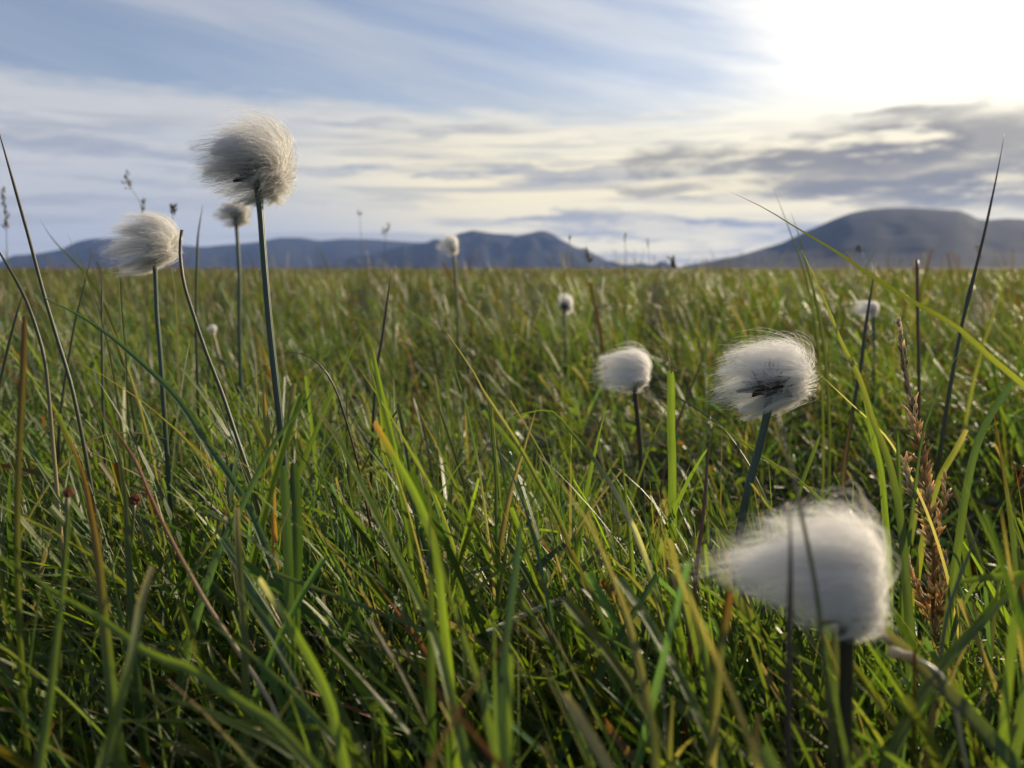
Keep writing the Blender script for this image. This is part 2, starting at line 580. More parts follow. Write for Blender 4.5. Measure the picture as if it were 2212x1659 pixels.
def ribbon(g, path, v, w, cols, fold=0.22, twist=0.35, tw2=0.3, seed=0.3, quick=False):
    """V-folded leaf along path (tip first); w = width per sample"""
    T = np.gradient(path, axis=0)
    T /= np.linalg.norm(T, axis=1, keepdims=True)
    view = path - CAM
    view /= np.linalg.norm(view, axis=1, keepdims=True)
    S = np.cross(T, view)
    S /= np.maximum(np.linalg.norm(S, axis=1, keepdims=True), 1e-6)
    N = np.cross(S, T)
    a = (twist + tw2 * (v - .4))[:, None]
    S2 = S * np.cos(a) + N * np.sin(a)
    N2 = N * np.cos(a) - S * np.sin(a)
    w = w[:, None]
    rows = [path - S2 * w * .5, path - S2 * w * .22 + N2 * w * fold * .75, path + N2 * w * fold, path + S2 * w * .22 + N2 * w * fold * .75, path + S2 * w * .5]
    V = np.stack(rows, 1)
    n, m = V.shape[:2]
    i, j = np.meshgrid(np.arange(n - 1), np.arange(m - 1), indexing='ij')
    q = np.stack([i * m + j, i * m + j + 1, (i + 1) * m + j + 1, (i + 1) * m + j], -1).reshape(-1, 4)
    us = np.array([0, .3, .5, .7, 1.0])
    b = np.stack([np.broadcast_to(us, (n, m)), np.broadcast_to(v[:, None], (n, m)), np.full((n, m), seed)], -1)
    col = np.repeat(ramp(cols, v, quick)[:, None, :], m, 1).reshape(-1, 3)
    g.add(V.reshape(-1, 3), q, None, col, b.reshape(-1, 3))


def tube(g, path, v, r, cols, sides=9, seed=0.5, cap=True):
    T = np.gradient(path, axis=0)
    T /= np.linalg.norm(T, axis=1, keepdims=True)
    ref = np.array([0.0, 1.0, 0.1])
    S = np.cross(T, ref)
    bad = np.linalg.norm(S, axis=1) < 1e-3
    S[bad] = (1, 0, 0)
    S /= np.linalg.norm(S, axis=1, keepdims=True)
    N = np.cross(S, T)
    a = np.linspace(0, 2 * np.pi, sides, endpoint=False)
    r = np.broadcast_to(np.asarray(r, dtype=float), (len(path),))
    V = path[:, None, :] + r[:, None, None] * (S[:, None, :] * np.cos(a)[None, :, None] + N[:, None, :] * np.sin(a)[None, :, None])
    n, m = V.shape[:2]
    i, j = np.meshgrid(np.arange(n - 1), np.arange(m), indexing='ij')
    k = (j + 1) % m
    q = np.stack([i * m + j, (i + 1) * m + j, (i + 1) * m + k, i * m + k], -1).reshape(-1, 4)
    col = np.repeat(ramp(cols, v)[:, None, :], m, 1).reshape(-1, 3)
    b = np.stack([np.broadcast_to(np.abs(a / np.pi - 1), (n, m)), np.broadcast_to(v[:, None], (n, m)), np.full((n, m), seed)], -1).reshape(-1, 3)
    t = []
    if cap:
        t = [(0, x, x + 1) for x in range(1, m - 1)] + [((n - 1) * m, (n - 1) * m + x + 1, (n - 1) * m + x) for x in range(1, m - 1)]
    g.add(V.reshape(-1, 3), q, t, col, b)


def spindle(g, base, axis, L, r, cols, seed=.5, sides=5):
    axis = axis / np.linalg.norm(axis)
    v = np.linspace(0, 1, 5)
    path = base + axis * L * (1 - v)[:, None]          # tip first
    rad = r * np.array([0.04, .55, 1.0, .8, .25])
    tube(g, path, v, rad, cols, sides=sides, seed=seed)


# ------------------------------------------------------------------ traced leaves and stems
LEAF_GROUP = 'long grass blades standing out of the turf'


def leaf(label, d0, d1, w0, w1, cols, px, tip='point', twist=None, fold=0.22, name='grass_leaf', cat='grass blade', group=LEAF_GROUP, parent=None, mat=None, root=True):
    path0 = trace(px, d0, d1, root)
    n = 44
    path, v = spline(path0, n)
    dep = np.maximum((path - CAM) @ FWD, 0.03)
    dtip, dend = d0, d1
    # width in metres: photo px width at its depth, growing from tip to base
    frac = np.clip(v / max(0.25, min(1.0, 0.75)), 0, 1)
    wpx = w0 + (w1 - w0) * frac
    w = wpx / F * (dtip + (dend - dtip) * frac)
    if tip == 'point':
        w = w * np.clip((v / 0.22), 0.03, 1) ** 0.75
    elif tip == 'round':
        w = w * np.sqrt(np.clip(v / 0.035, 0.05, 1))
    else:                                                # cut or torn end
        w = w * np.clip(0.72 + v / 0.03 * .28, 0, 1)
    w *= 1 - 0.45 * np.clip((v - .75) / .25, 0, 1)
    g = Geo()
    tw = twist if twist is not None else rng.uniform(-.6, .6)
    # gentle natural wobble
    wob = np.sin(v * rng.uniform(5, 9) + rng.uniform(0, 6))[:, None] * RGT * 0.0007 * np.clip(v * 6, 0, 1)[:, None]
    ribbon(g, path + wob, v, w, cols, fold=fold, twist=tw, tw2=rng.uniform(-.8, .8), seed=rng.random(), quick=cols[0] in ('orange', 'straw', 'pale', 'red', 'rust'))
    base = path[-1]
    o = g.build(name, mat or M_LEAF, parent, origin=base if parent is None else np.array(parent.location))
    if parent is None: tag(o, label, cat, group)
    return o


def stem(label, d0, d1, w0, w1, cols, px, name='rush_stem', cat='rush', group='dark rush stems', parent=None, origin=None, node=None, blunt=False):
    path, v = spline(trace(px, d0, d1), 46)
    frac = np.clip(v / .8, 0, 1)
    r = .5 * (w0 + (w1 - w0) * frac) / F * (d0 + (d1 - d0) * frac)
    if not blunt: r = r * np.clip(v / .12, .12, 1) ** .7
    if node is not None:
        r = r * (1 + .9 * np.exp(-((v - node) / .012) ** 2))
    g = Geo()
    tube(g, path, v, r, cols, seed=rng.random())
    base = path[-1]
    o = g.build(name, M_STEM, parent, origin=base if parent is None else np.array(parent.location))
    if parent is None: tag(o, label, cat, group)
    return o, path


RUSH = ['brown', 'rush', 'rush', 'rush', 'dark']
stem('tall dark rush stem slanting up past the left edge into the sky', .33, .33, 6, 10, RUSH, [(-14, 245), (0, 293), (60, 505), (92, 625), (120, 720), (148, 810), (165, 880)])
stem('dark rush stem entering at the left edge on the horizon, its lower half shining pale', .32, .32, 6, 10, ['rush', 'rush', 'straw', 'straw', 'olive'], [(-40, 485), (0, 547), (45, 625), (72, 690), (95, 770), (105, 850), (112, 930)])  # straw tones lower down paint the stem's pale sheen into its colour
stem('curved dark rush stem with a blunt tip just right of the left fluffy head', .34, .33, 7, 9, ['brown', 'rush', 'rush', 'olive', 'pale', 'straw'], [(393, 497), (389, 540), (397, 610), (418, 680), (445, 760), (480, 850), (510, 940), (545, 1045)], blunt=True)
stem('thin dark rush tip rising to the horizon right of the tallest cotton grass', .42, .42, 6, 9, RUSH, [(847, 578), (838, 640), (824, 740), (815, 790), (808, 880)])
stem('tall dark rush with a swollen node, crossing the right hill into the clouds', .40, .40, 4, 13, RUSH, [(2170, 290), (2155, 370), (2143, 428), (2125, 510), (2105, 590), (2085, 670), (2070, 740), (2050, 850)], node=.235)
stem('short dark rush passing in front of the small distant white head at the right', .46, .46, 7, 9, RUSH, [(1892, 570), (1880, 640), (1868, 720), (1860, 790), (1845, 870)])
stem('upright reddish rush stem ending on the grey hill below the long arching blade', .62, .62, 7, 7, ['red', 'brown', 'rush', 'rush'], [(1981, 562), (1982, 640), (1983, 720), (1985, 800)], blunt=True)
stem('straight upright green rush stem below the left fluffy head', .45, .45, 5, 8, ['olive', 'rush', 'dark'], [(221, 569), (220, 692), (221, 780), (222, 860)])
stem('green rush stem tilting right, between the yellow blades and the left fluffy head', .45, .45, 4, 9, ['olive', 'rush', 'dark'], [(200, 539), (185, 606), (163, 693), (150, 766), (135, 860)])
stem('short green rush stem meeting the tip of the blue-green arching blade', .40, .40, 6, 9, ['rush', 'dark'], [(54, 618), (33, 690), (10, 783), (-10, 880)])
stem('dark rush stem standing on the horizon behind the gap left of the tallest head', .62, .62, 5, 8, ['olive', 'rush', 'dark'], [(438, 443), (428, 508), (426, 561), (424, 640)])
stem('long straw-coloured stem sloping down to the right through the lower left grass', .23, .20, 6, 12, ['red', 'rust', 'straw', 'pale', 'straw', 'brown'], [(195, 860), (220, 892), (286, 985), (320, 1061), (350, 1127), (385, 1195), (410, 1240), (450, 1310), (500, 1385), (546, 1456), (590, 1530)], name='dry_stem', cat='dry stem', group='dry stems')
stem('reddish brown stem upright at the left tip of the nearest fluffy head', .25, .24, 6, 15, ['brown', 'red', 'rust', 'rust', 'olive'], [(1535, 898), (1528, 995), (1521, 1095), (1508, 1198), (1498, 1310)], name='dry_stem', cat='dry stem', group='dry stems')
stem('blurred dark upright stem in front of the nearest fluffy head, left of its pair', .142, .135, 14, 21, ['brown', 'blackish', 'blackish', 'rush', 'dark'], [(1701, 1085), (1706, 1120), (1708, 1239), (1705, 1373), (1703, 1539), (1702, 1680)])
stem('blurred olive stem in front of the nearest fluffy head, right of its pair', .15, .14, 8, 17, ['straw', 'olive', 'rush', 'rush', 'blackish', 'rush', 'dark'], [(1681, 890), (1691, 945), (1704, 995), (1721, 1062), (1735, 1130), (1751, 1206), (1768, 1306), (1781, 1439), (1801, 1659)])  # darker tones paint in the shade of a stem facing away from the sun
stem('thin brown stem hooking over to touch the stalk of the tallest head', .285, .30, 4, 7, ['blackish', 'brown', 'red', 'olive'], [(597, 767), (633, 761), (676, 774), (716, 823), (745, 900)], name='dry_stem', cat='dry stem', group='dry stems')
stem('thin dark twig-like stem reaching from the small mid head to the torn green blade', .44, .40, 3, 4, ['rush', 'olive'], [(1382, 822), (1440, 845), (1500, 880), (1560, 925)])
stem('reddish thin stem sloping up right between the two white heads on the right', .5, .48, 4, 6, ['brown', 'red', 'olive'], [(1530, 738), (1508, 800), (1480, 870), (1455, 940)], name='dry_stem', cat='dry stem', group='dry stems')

# blades: label, depth tip/base, px width tip/base, colours tip->base, pixel path tip->base
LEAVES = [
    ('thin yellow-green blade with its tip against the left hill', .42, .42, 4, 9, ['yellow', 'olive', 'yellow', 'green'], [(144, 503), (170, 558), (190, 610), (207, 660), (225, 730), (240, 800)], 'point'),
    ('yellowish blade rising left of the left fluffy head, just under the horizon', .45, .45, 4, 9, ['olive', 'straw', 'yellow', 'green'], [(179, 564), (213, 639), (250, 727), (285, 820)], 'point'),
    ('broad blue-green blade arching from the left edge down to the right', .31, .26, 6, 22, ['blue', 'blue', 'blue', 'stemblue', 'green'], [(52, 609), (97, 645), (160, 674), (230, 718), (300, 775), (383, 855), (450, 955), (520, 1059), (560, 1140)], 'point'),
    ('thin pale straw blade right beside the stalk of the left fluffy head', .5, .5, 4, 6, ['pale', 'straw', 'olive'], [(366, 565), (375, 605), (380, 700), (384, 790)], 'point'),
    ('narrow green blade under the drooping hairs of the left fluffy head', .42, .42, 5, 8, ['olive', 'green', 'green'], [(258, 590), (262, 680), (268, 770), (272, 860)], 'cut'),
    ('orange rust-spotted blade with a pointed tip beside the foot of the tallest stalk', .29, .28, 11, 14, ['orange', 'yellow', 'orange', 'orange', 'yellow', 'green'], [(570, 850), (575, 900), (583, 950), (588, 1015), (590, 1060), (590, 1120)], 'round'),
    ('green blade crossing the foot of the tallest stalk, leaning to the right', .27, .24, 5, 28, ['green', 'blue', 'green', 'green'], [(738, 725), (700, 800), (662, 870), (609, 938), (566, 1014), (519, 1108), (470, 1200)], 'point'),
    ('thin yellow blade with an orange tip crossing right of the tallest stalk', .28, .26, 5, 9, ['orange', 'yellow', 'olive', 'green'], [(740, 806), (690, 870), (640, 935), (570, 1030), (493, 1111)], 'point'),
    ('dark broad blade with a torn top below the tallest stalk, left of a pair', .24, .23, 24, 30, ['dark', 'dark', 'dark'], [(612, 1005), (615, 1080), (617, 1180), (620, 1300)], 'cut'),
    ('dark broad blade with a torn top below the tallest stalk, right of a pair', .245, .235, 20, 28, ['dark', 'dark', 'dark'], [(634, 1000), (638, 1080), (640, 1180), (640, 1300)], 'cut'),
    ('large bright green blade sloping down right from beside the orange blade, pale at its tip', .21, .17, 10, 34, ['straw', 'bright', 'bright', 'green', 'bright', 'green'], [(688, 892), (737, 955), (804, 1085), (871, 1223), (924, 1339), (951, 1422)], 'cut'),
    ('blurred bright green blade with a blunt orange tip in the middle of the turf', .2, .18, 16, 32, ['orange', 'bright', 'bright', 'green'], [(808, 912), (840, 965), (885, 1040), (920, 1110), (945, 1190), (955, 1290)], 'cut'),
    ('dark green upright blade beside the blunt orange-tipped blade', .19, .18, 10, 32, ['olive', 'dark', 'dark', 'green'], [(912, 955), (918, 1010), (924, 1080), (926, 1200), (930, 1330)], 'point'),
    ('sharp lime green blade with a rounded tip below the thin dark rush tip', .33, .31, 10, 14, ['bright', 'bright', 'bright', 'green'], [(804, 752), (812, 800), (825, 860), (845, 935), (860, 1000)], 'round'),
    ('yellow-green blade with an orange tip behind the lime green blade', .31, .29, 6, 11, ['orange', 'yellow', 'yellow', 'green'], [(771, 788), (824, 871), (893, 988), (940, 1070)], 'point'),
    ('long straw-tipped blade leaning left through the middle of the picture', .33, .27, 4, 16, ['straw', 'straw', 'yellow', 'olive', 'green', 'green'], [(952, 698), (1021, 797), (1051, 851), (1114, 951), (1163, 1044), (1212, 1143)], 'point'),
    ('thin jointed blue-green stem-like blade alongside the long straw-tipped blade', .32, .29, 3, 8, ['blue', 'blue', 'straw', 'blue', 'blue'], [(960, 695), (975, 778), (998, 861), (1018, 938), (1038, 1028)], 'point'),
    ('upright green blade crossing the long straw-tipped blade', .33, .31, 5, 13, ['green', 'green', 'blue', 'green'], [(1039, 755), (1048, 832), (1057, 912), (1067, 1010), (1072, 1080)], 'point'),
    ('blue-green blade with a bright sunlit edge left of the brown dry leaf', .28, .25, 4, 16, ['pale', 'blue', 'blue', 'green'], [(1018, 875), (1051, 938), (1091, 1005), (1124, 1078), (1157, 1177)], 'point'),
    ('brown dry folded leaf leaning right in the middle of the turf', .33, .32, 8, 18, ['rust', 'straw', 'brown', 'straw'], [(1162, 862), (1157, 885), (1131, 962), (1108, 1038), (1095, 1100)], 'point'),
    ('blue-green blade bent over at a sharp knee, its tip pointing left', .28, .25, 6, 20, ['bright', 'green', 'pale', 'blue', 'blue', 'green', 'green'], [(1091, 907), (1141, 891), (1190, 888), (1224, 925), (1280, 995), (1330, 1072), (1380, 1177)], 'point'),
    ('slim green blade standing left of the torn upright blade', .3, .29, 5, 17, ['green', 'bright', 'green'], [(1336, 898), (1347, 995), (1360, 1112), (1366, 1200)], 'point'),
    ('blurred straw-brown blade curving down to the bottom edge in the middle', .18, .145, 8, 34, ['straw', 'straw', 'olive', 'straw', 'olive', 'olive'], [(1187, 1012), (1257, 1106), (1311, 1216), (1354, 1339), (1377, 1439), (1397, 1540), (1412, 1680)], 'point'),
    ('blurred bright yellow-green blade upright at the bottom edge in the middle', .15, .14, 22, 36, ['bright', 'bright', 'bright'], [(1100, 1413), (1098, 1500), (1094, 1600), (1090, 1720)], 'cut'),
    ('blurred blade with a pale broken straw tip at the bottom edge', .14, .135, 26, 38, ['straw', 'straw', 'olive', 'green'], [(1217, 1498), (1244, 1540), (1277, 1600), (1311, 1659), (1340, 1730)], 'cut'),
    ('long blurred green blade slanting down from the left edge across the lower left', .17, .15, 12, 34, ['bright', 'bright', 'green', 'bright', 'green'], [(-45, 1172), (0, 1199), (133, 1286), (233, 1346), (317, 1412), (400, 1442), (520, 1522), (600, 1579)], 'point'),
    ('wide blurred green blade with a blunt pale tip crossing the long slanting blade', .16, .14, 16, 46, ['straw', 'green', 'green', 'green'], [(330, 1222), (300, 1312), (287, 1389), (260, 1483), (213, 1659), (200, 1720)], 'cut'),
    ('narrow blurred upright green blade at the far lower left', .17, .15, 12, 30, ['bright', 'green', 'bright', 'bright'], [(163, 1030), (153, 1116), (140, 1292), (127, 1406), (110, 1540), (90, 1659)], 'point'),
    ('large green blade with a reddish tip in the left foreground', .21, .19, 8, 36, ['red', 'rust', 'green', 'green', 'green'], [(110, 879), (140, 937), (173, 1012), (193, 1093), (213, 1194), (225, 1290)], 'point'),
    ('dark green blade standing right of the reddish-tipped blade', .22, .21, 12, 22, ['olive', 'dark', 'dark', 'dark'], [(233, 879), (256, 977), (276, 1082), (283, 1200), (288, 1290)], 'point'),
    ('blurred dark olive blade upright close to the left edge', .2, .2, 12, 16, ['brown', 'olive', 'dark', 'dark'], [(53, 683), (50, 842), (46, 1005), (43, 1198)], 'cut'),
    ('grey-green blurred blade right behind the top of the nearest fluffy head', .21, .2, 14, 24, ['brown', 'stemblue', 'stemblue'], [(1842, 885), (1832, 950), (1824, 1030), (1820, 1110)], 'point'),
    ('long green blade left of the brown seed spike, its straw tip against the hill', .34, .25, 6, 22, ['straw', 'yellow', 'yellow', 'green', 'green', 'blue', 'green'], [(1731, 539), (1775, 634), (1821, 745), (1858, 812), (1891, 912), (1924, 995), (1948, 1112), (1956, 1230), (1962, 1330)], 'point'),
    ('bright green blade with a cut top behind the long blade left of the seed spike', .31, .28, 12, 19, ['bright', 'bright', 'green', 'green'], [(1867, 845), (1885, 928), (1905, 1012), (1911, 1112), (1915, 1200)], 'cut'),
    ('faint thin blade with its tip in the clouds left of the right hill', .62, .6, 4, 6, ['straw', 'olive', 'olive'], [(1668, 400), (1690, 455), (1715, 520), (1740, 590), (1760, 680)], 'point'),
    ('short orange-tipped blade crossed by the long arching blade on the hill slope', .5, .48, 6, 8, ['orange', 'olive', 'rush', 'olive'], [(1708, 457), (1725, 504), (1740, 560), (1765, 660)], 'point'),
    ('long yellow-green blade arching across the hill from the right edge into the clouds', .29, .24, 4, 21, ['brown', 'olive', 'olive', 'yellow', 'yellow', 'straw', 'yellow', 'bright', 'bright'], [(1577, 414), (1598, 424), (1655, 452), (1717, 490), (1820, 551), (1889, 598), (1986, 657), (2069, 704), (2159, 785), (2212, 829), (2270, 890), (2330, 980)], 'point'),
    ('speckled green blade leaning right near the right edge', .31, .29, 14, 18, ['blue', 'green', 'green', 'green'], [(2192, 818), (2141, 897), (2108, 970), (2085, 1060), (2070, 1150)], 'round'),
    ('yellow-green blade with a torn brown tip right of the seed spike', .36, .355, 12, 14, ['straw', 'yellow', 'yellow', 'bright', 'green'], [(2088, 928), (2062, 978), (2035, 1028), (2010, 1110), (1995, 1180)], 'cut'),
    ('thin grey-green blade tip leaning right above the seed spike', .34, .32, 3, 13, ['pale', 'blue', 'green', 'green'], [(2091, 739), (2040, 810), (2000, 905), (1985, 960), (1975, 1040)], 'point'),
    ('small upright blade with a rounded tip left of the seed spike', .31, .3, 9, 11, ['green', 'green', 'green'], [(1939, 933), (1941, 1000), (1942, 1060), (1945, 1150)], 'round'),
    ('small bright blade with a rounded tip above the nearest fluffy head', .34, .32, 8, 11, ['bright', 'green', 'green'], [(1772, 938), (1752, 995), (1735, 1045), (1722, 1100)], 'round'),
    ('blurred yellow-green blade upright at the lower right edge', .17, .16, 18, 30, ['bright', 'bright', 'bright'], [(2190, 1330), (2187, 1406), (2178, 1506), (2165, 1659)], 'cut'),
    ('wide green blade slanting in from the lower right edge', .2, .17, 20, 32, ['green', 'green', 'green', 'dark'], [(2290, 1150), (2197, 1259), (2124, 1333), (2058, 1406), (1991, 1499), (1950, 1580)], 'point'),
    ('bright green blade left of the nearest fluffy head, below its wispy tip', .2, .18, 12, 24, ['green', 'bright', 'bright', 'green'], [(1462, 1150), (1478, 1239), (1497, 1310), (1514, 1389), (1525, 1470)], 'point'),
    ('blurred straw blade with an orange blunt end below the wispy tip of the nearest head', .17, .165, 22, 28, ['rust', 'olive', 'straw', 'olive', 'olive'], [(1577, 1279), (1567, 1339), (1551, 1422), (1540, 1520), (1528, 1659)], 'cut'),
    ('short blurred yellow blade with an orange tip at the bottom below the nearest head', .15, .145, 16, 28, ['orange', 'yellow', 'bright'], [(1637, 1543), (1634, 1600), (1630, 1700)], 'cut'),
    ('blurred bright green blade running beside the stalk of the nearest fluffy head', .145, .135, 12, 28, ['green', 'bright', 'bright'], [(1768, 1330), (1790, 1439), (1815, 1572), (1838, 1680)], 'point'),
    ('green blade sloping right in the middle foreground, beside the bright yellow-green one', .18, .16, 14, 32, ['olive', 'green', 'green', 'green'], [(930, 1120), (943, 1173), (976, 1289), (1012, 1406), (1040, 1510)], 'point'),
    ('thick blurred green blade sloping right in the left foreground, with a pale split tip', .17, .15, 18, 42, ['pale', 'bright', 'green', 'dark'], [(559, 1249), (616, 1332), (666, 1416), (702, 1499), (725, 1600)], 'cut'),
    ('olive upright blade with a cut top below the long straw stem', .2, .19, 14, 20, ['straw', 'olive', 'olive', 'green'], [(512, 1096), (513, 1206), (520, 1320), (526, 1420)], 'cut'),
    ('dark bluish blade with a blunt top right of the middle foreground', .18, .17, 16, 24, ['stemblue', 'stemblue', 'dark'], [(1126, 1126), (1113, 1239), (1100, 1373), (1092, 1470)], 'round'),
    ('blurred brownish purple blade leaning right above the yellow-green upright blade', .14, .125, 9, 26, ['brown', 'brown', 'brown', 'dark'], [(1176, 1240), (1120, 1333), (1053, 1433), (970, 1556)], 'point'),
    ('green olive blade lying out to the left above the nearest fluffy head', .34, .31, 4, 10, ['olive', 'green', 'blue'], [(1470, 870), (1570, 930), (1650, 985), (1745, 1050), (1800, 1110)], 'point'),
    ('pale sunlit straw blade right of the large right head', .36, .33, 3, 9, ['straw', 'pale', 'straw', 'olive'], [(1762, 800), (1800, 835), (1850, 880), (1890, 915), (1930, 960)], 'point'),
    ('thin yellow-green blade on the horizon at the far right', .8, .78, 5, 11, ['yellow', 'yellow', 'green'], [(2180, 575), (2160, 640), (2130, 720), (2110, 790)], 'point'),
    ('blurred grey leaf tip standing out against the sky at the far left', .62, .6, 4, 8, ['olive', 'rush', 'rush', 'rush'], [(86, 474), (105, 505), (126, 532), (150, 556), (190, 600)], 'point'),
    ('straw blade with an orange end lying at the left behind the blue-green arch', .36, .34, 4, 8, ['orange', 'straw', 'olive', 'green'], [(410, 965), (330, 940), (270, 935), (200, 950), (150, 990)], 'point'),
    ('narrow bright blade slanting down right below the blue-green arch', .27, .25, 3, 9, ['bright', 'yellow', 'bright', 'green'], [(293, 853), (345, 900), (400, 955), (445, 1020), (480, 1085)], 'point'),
]
for (lab, d0, d1, w0, w1, cols, px, tip) in LEAVES:
    leaf(lab, d0, d1, w0, w1, cols, px, tip)

# torn upright blade with frayed fibres at its top
fr = leaf('upright green blade with a square torn and frayed top right of the small mid head', .34, .33, 17, 19, ['bright', 'bright', 'green', 'green'],
          [(1449, 800), (1451, 913), (1456, 1012), (1454, 1198)], 'cut', twist=.15, fold=.12)
for k, pts in enumerate([[(1447, 755), (1442, 762), (1446, 780), (1445, 800)], [(1462, 802), (1455, 800), (1451, 797), (1450, 806)]]):
    g = Geo()
    p, v = spline(trace(pts, .34, .34, root=False), 14)
    tube(g, p, v, np.full(14, .0003), ['straw', 'straw'], sides=5)
    o = g.build('torn_fibre', M_DRY, fr, origin=np.array(fr.location))

# jointed culm with a side leaf at the right
cul, path = stem('jointed green culm with an orange joint and a side leaf at the lower right', .21, .19, 7, 11, ['green', 'olive', 'orange', 'green', 'green'],
                 [(2128, 1100), (2100, 1180), (2071, 1252), (2045, 1335), (2030, 1430)], name='grass_culm', cat='grass stem', group='jointed stems', node=.4)
leaf(None, .2, .202, 6, 15, ['green', 'bright', 'green'], [(2320, 1215), (2212, 1238), (2140, 1247), (2073, 1256)], 'point', name='leaf', parent=cul, root=False)
brk, path = stem('broken stem with a thick pale snapped end beside the stalk of the nearest head', .172, .168, 10, 11, ['pale', 'yellow', 'bright', 'green'],
                 [(1971, 1422), (2014, 1442), (2048, 1480), (2066, 1545)], name='broken_stem', cat='broken stem', group='jointed stems', blunt=True)
g = Geo()
p, v = spline([P(1921, 1408, .172), P(1945, 1412, .172), P(1975, 1424, .172)], 12)
tube(g, p, v, (11 + 2 * np.sin(v * 9)) / F * .172, [(.6, .55, .42), (.55, .5, .36), 'straw'], seed=.2)
g.build('snapped_end', M_DRY, brk, origin=np.array(brk.location))

# ------------------------------------------------------------------ cotton grass
def hairs(nstr, env, depth, seed, clumps=90, steps=14, comb=.75, gather=.5, under=.3):
    """strands fanning from one receptacle and combed over to the left; env: outline (x, z) of the head round its base"""
    r = np.random.default_rng(seed)
    env = np.array(env, dtype=float)
    ea = np.arctan2(env[:, 1], env[:, 0]); er = np.hypot(env[:, 0], env[:, 1])
    o = np.argsort(ea); ea, er = ea[o], er[o]
    ea = np.concatenate([ea[-1:] - 2 * np.pi, ea, ea[:1] + 2 * np.pi]); er = np.concatenate([er[-1:], er, er[:1]])
    G = clumps
    # lock ends all over the outline surface; fewer hang below the base
    def ends(m):
        out = np.zeros((0, 2))
        while len(out) < m:
            th = r.uniform(-np.pi, np.pi, m * 3)
            ps = np.arcsin(r.uniform(-1, 1, m * 3))
            rho = np.interp(th, ea, er) / er.max()
            keep = r.random(m * 3) < np.clip(rho * 1.1 + .15, 0, 1) * np.where(np.sin(th) < -.05, under, 1.0)
            out = np.concatenate([out, np.stack([th, ps], -1)[keep]])
        return out[:m]
    ge = ends(G)
    gi = r.integers(0, G, nstr)
    jit = r.normal(size=(nstr, 2)) * np.array([.15, .15])
    e = ge[gi] + jit
    solo = r.random(nstr) < .18
    e[solo] = ends(int(solo.sum()))
    th, ps = e[:, 0], e[:, 1]
    rho = np.interp((th + np.pi) % (2 * np.pi) - np.pi, ea, er)
    gl = r.uniform(.66, 1.08, G)
    fr = np.where(solo, r.uniform(.6, 1.0, nstr), gl[gi] * r.uniform(.8, 1.02, nstr))
    fr = fr * np.where(r.random(nstr) < .03, r.uniform(1.0, 1.12, nstr), 1.0)
    cp = np.cos(ps)
    E = np.stack([rho * np.cos(th) * cp, depth * np.sin(ps) * (.35 + .65 * rho / er.max()), rho * np.sin(th) * cp], -1) * fr[:, None]
    Ln = np.linalg.norm(E, axis=1, keepdims=True)
    u = E / Ln
    d0 = u + comb * np.array([1.0, 0, .22]) * (.5 - .5 * u[:, :1] + .15) + r.normal(size=(nstr, 3)) * .16
    d0 /= np.linalg.norm(d0, axis=1, keepdims=True)
    P1 = d0 * Ln * .52
    P2 = E * .78 + d0 * Ln * .20 + r.normal(size=(nstr, 3)) * Ln * .035
    t = np.linspace(0, 1, steps + 1)[None, :, None]
    p0 = d0 * Ln * .03
    # most strands leave the base towards the wind, bend over and stream away from it
    cb = (r.random(nstr) < .72) & (u[:, 0] < .45)
    Rx = np.interp(.45, ea, er); zlo, zhi = env[:, 1].min(), env[:, 1].max()
    q = np.clip((E[:, 2] - zlo) / (zhi - zlo), 0, 1) ** .75
    sh = r.uniform(.3, 1.0, nstr) ** .5
    zt = (zlo * .8 + (zhi * 1.22 - zlo * .8) * q) * sh
    yt = E[:, 1] * 1.25 + r.normal(size=nstr) * depth * .25
    C1 = np.stack([1.85 * Rx * sh * r.uniform(.55, 1.05, nstr), yt * .75, zt * .62 + .08 * zhi], -1)
    C2 = np.stack([.1 * Rx + .30 * E[:, 0], yt * 1.05, zt * 1.08], -1)
    P1 = np.where(cb[:, None], C1, P1); P2 = np.where(cb[:, None], C2, P2)
    pts = (1 - t) ** 3 * p0[:, None] + 3 * (1 - t) ** 2 * t * P1[:, None] + 3 * (1 - t) * t * t * P2[:, None] + t ** 3 * E[:, None]
    # crimp towards the tips
    ax = np.cross(u, r.normal(size=(nstr, 3))); ax /= np.maximum(np.linalg.norm(ax, axis=1, keepdims=True), 1e-6)
    ph, fq = r.uniform(0, 6.3, (nstr, 1, 1)), r.uniform(7, 17, (nstr, 1, 1))
    pts = pts + ax[:, None] * np.sin(ph + fq * t) * (t ** 2) * er.max() * .030
    # tips gather into locks
    lead = np.zeros((G, steps + 1, 3)); cnt = np.zeros(G)
    np.add.at(lead, gi[~solo], pts[~solo]); np.add.at(cnt, gi[~solo], 1)
    lead /= np.maximum(cnt, 1)[:, None, None]
    ga = gather * t ** 2.6 * r.uniform(.25, 1.0, (nstr, 1, 1)) * (~solo)[:, None, None]
    return pts * (1 - ga) + lead[gi] * ga


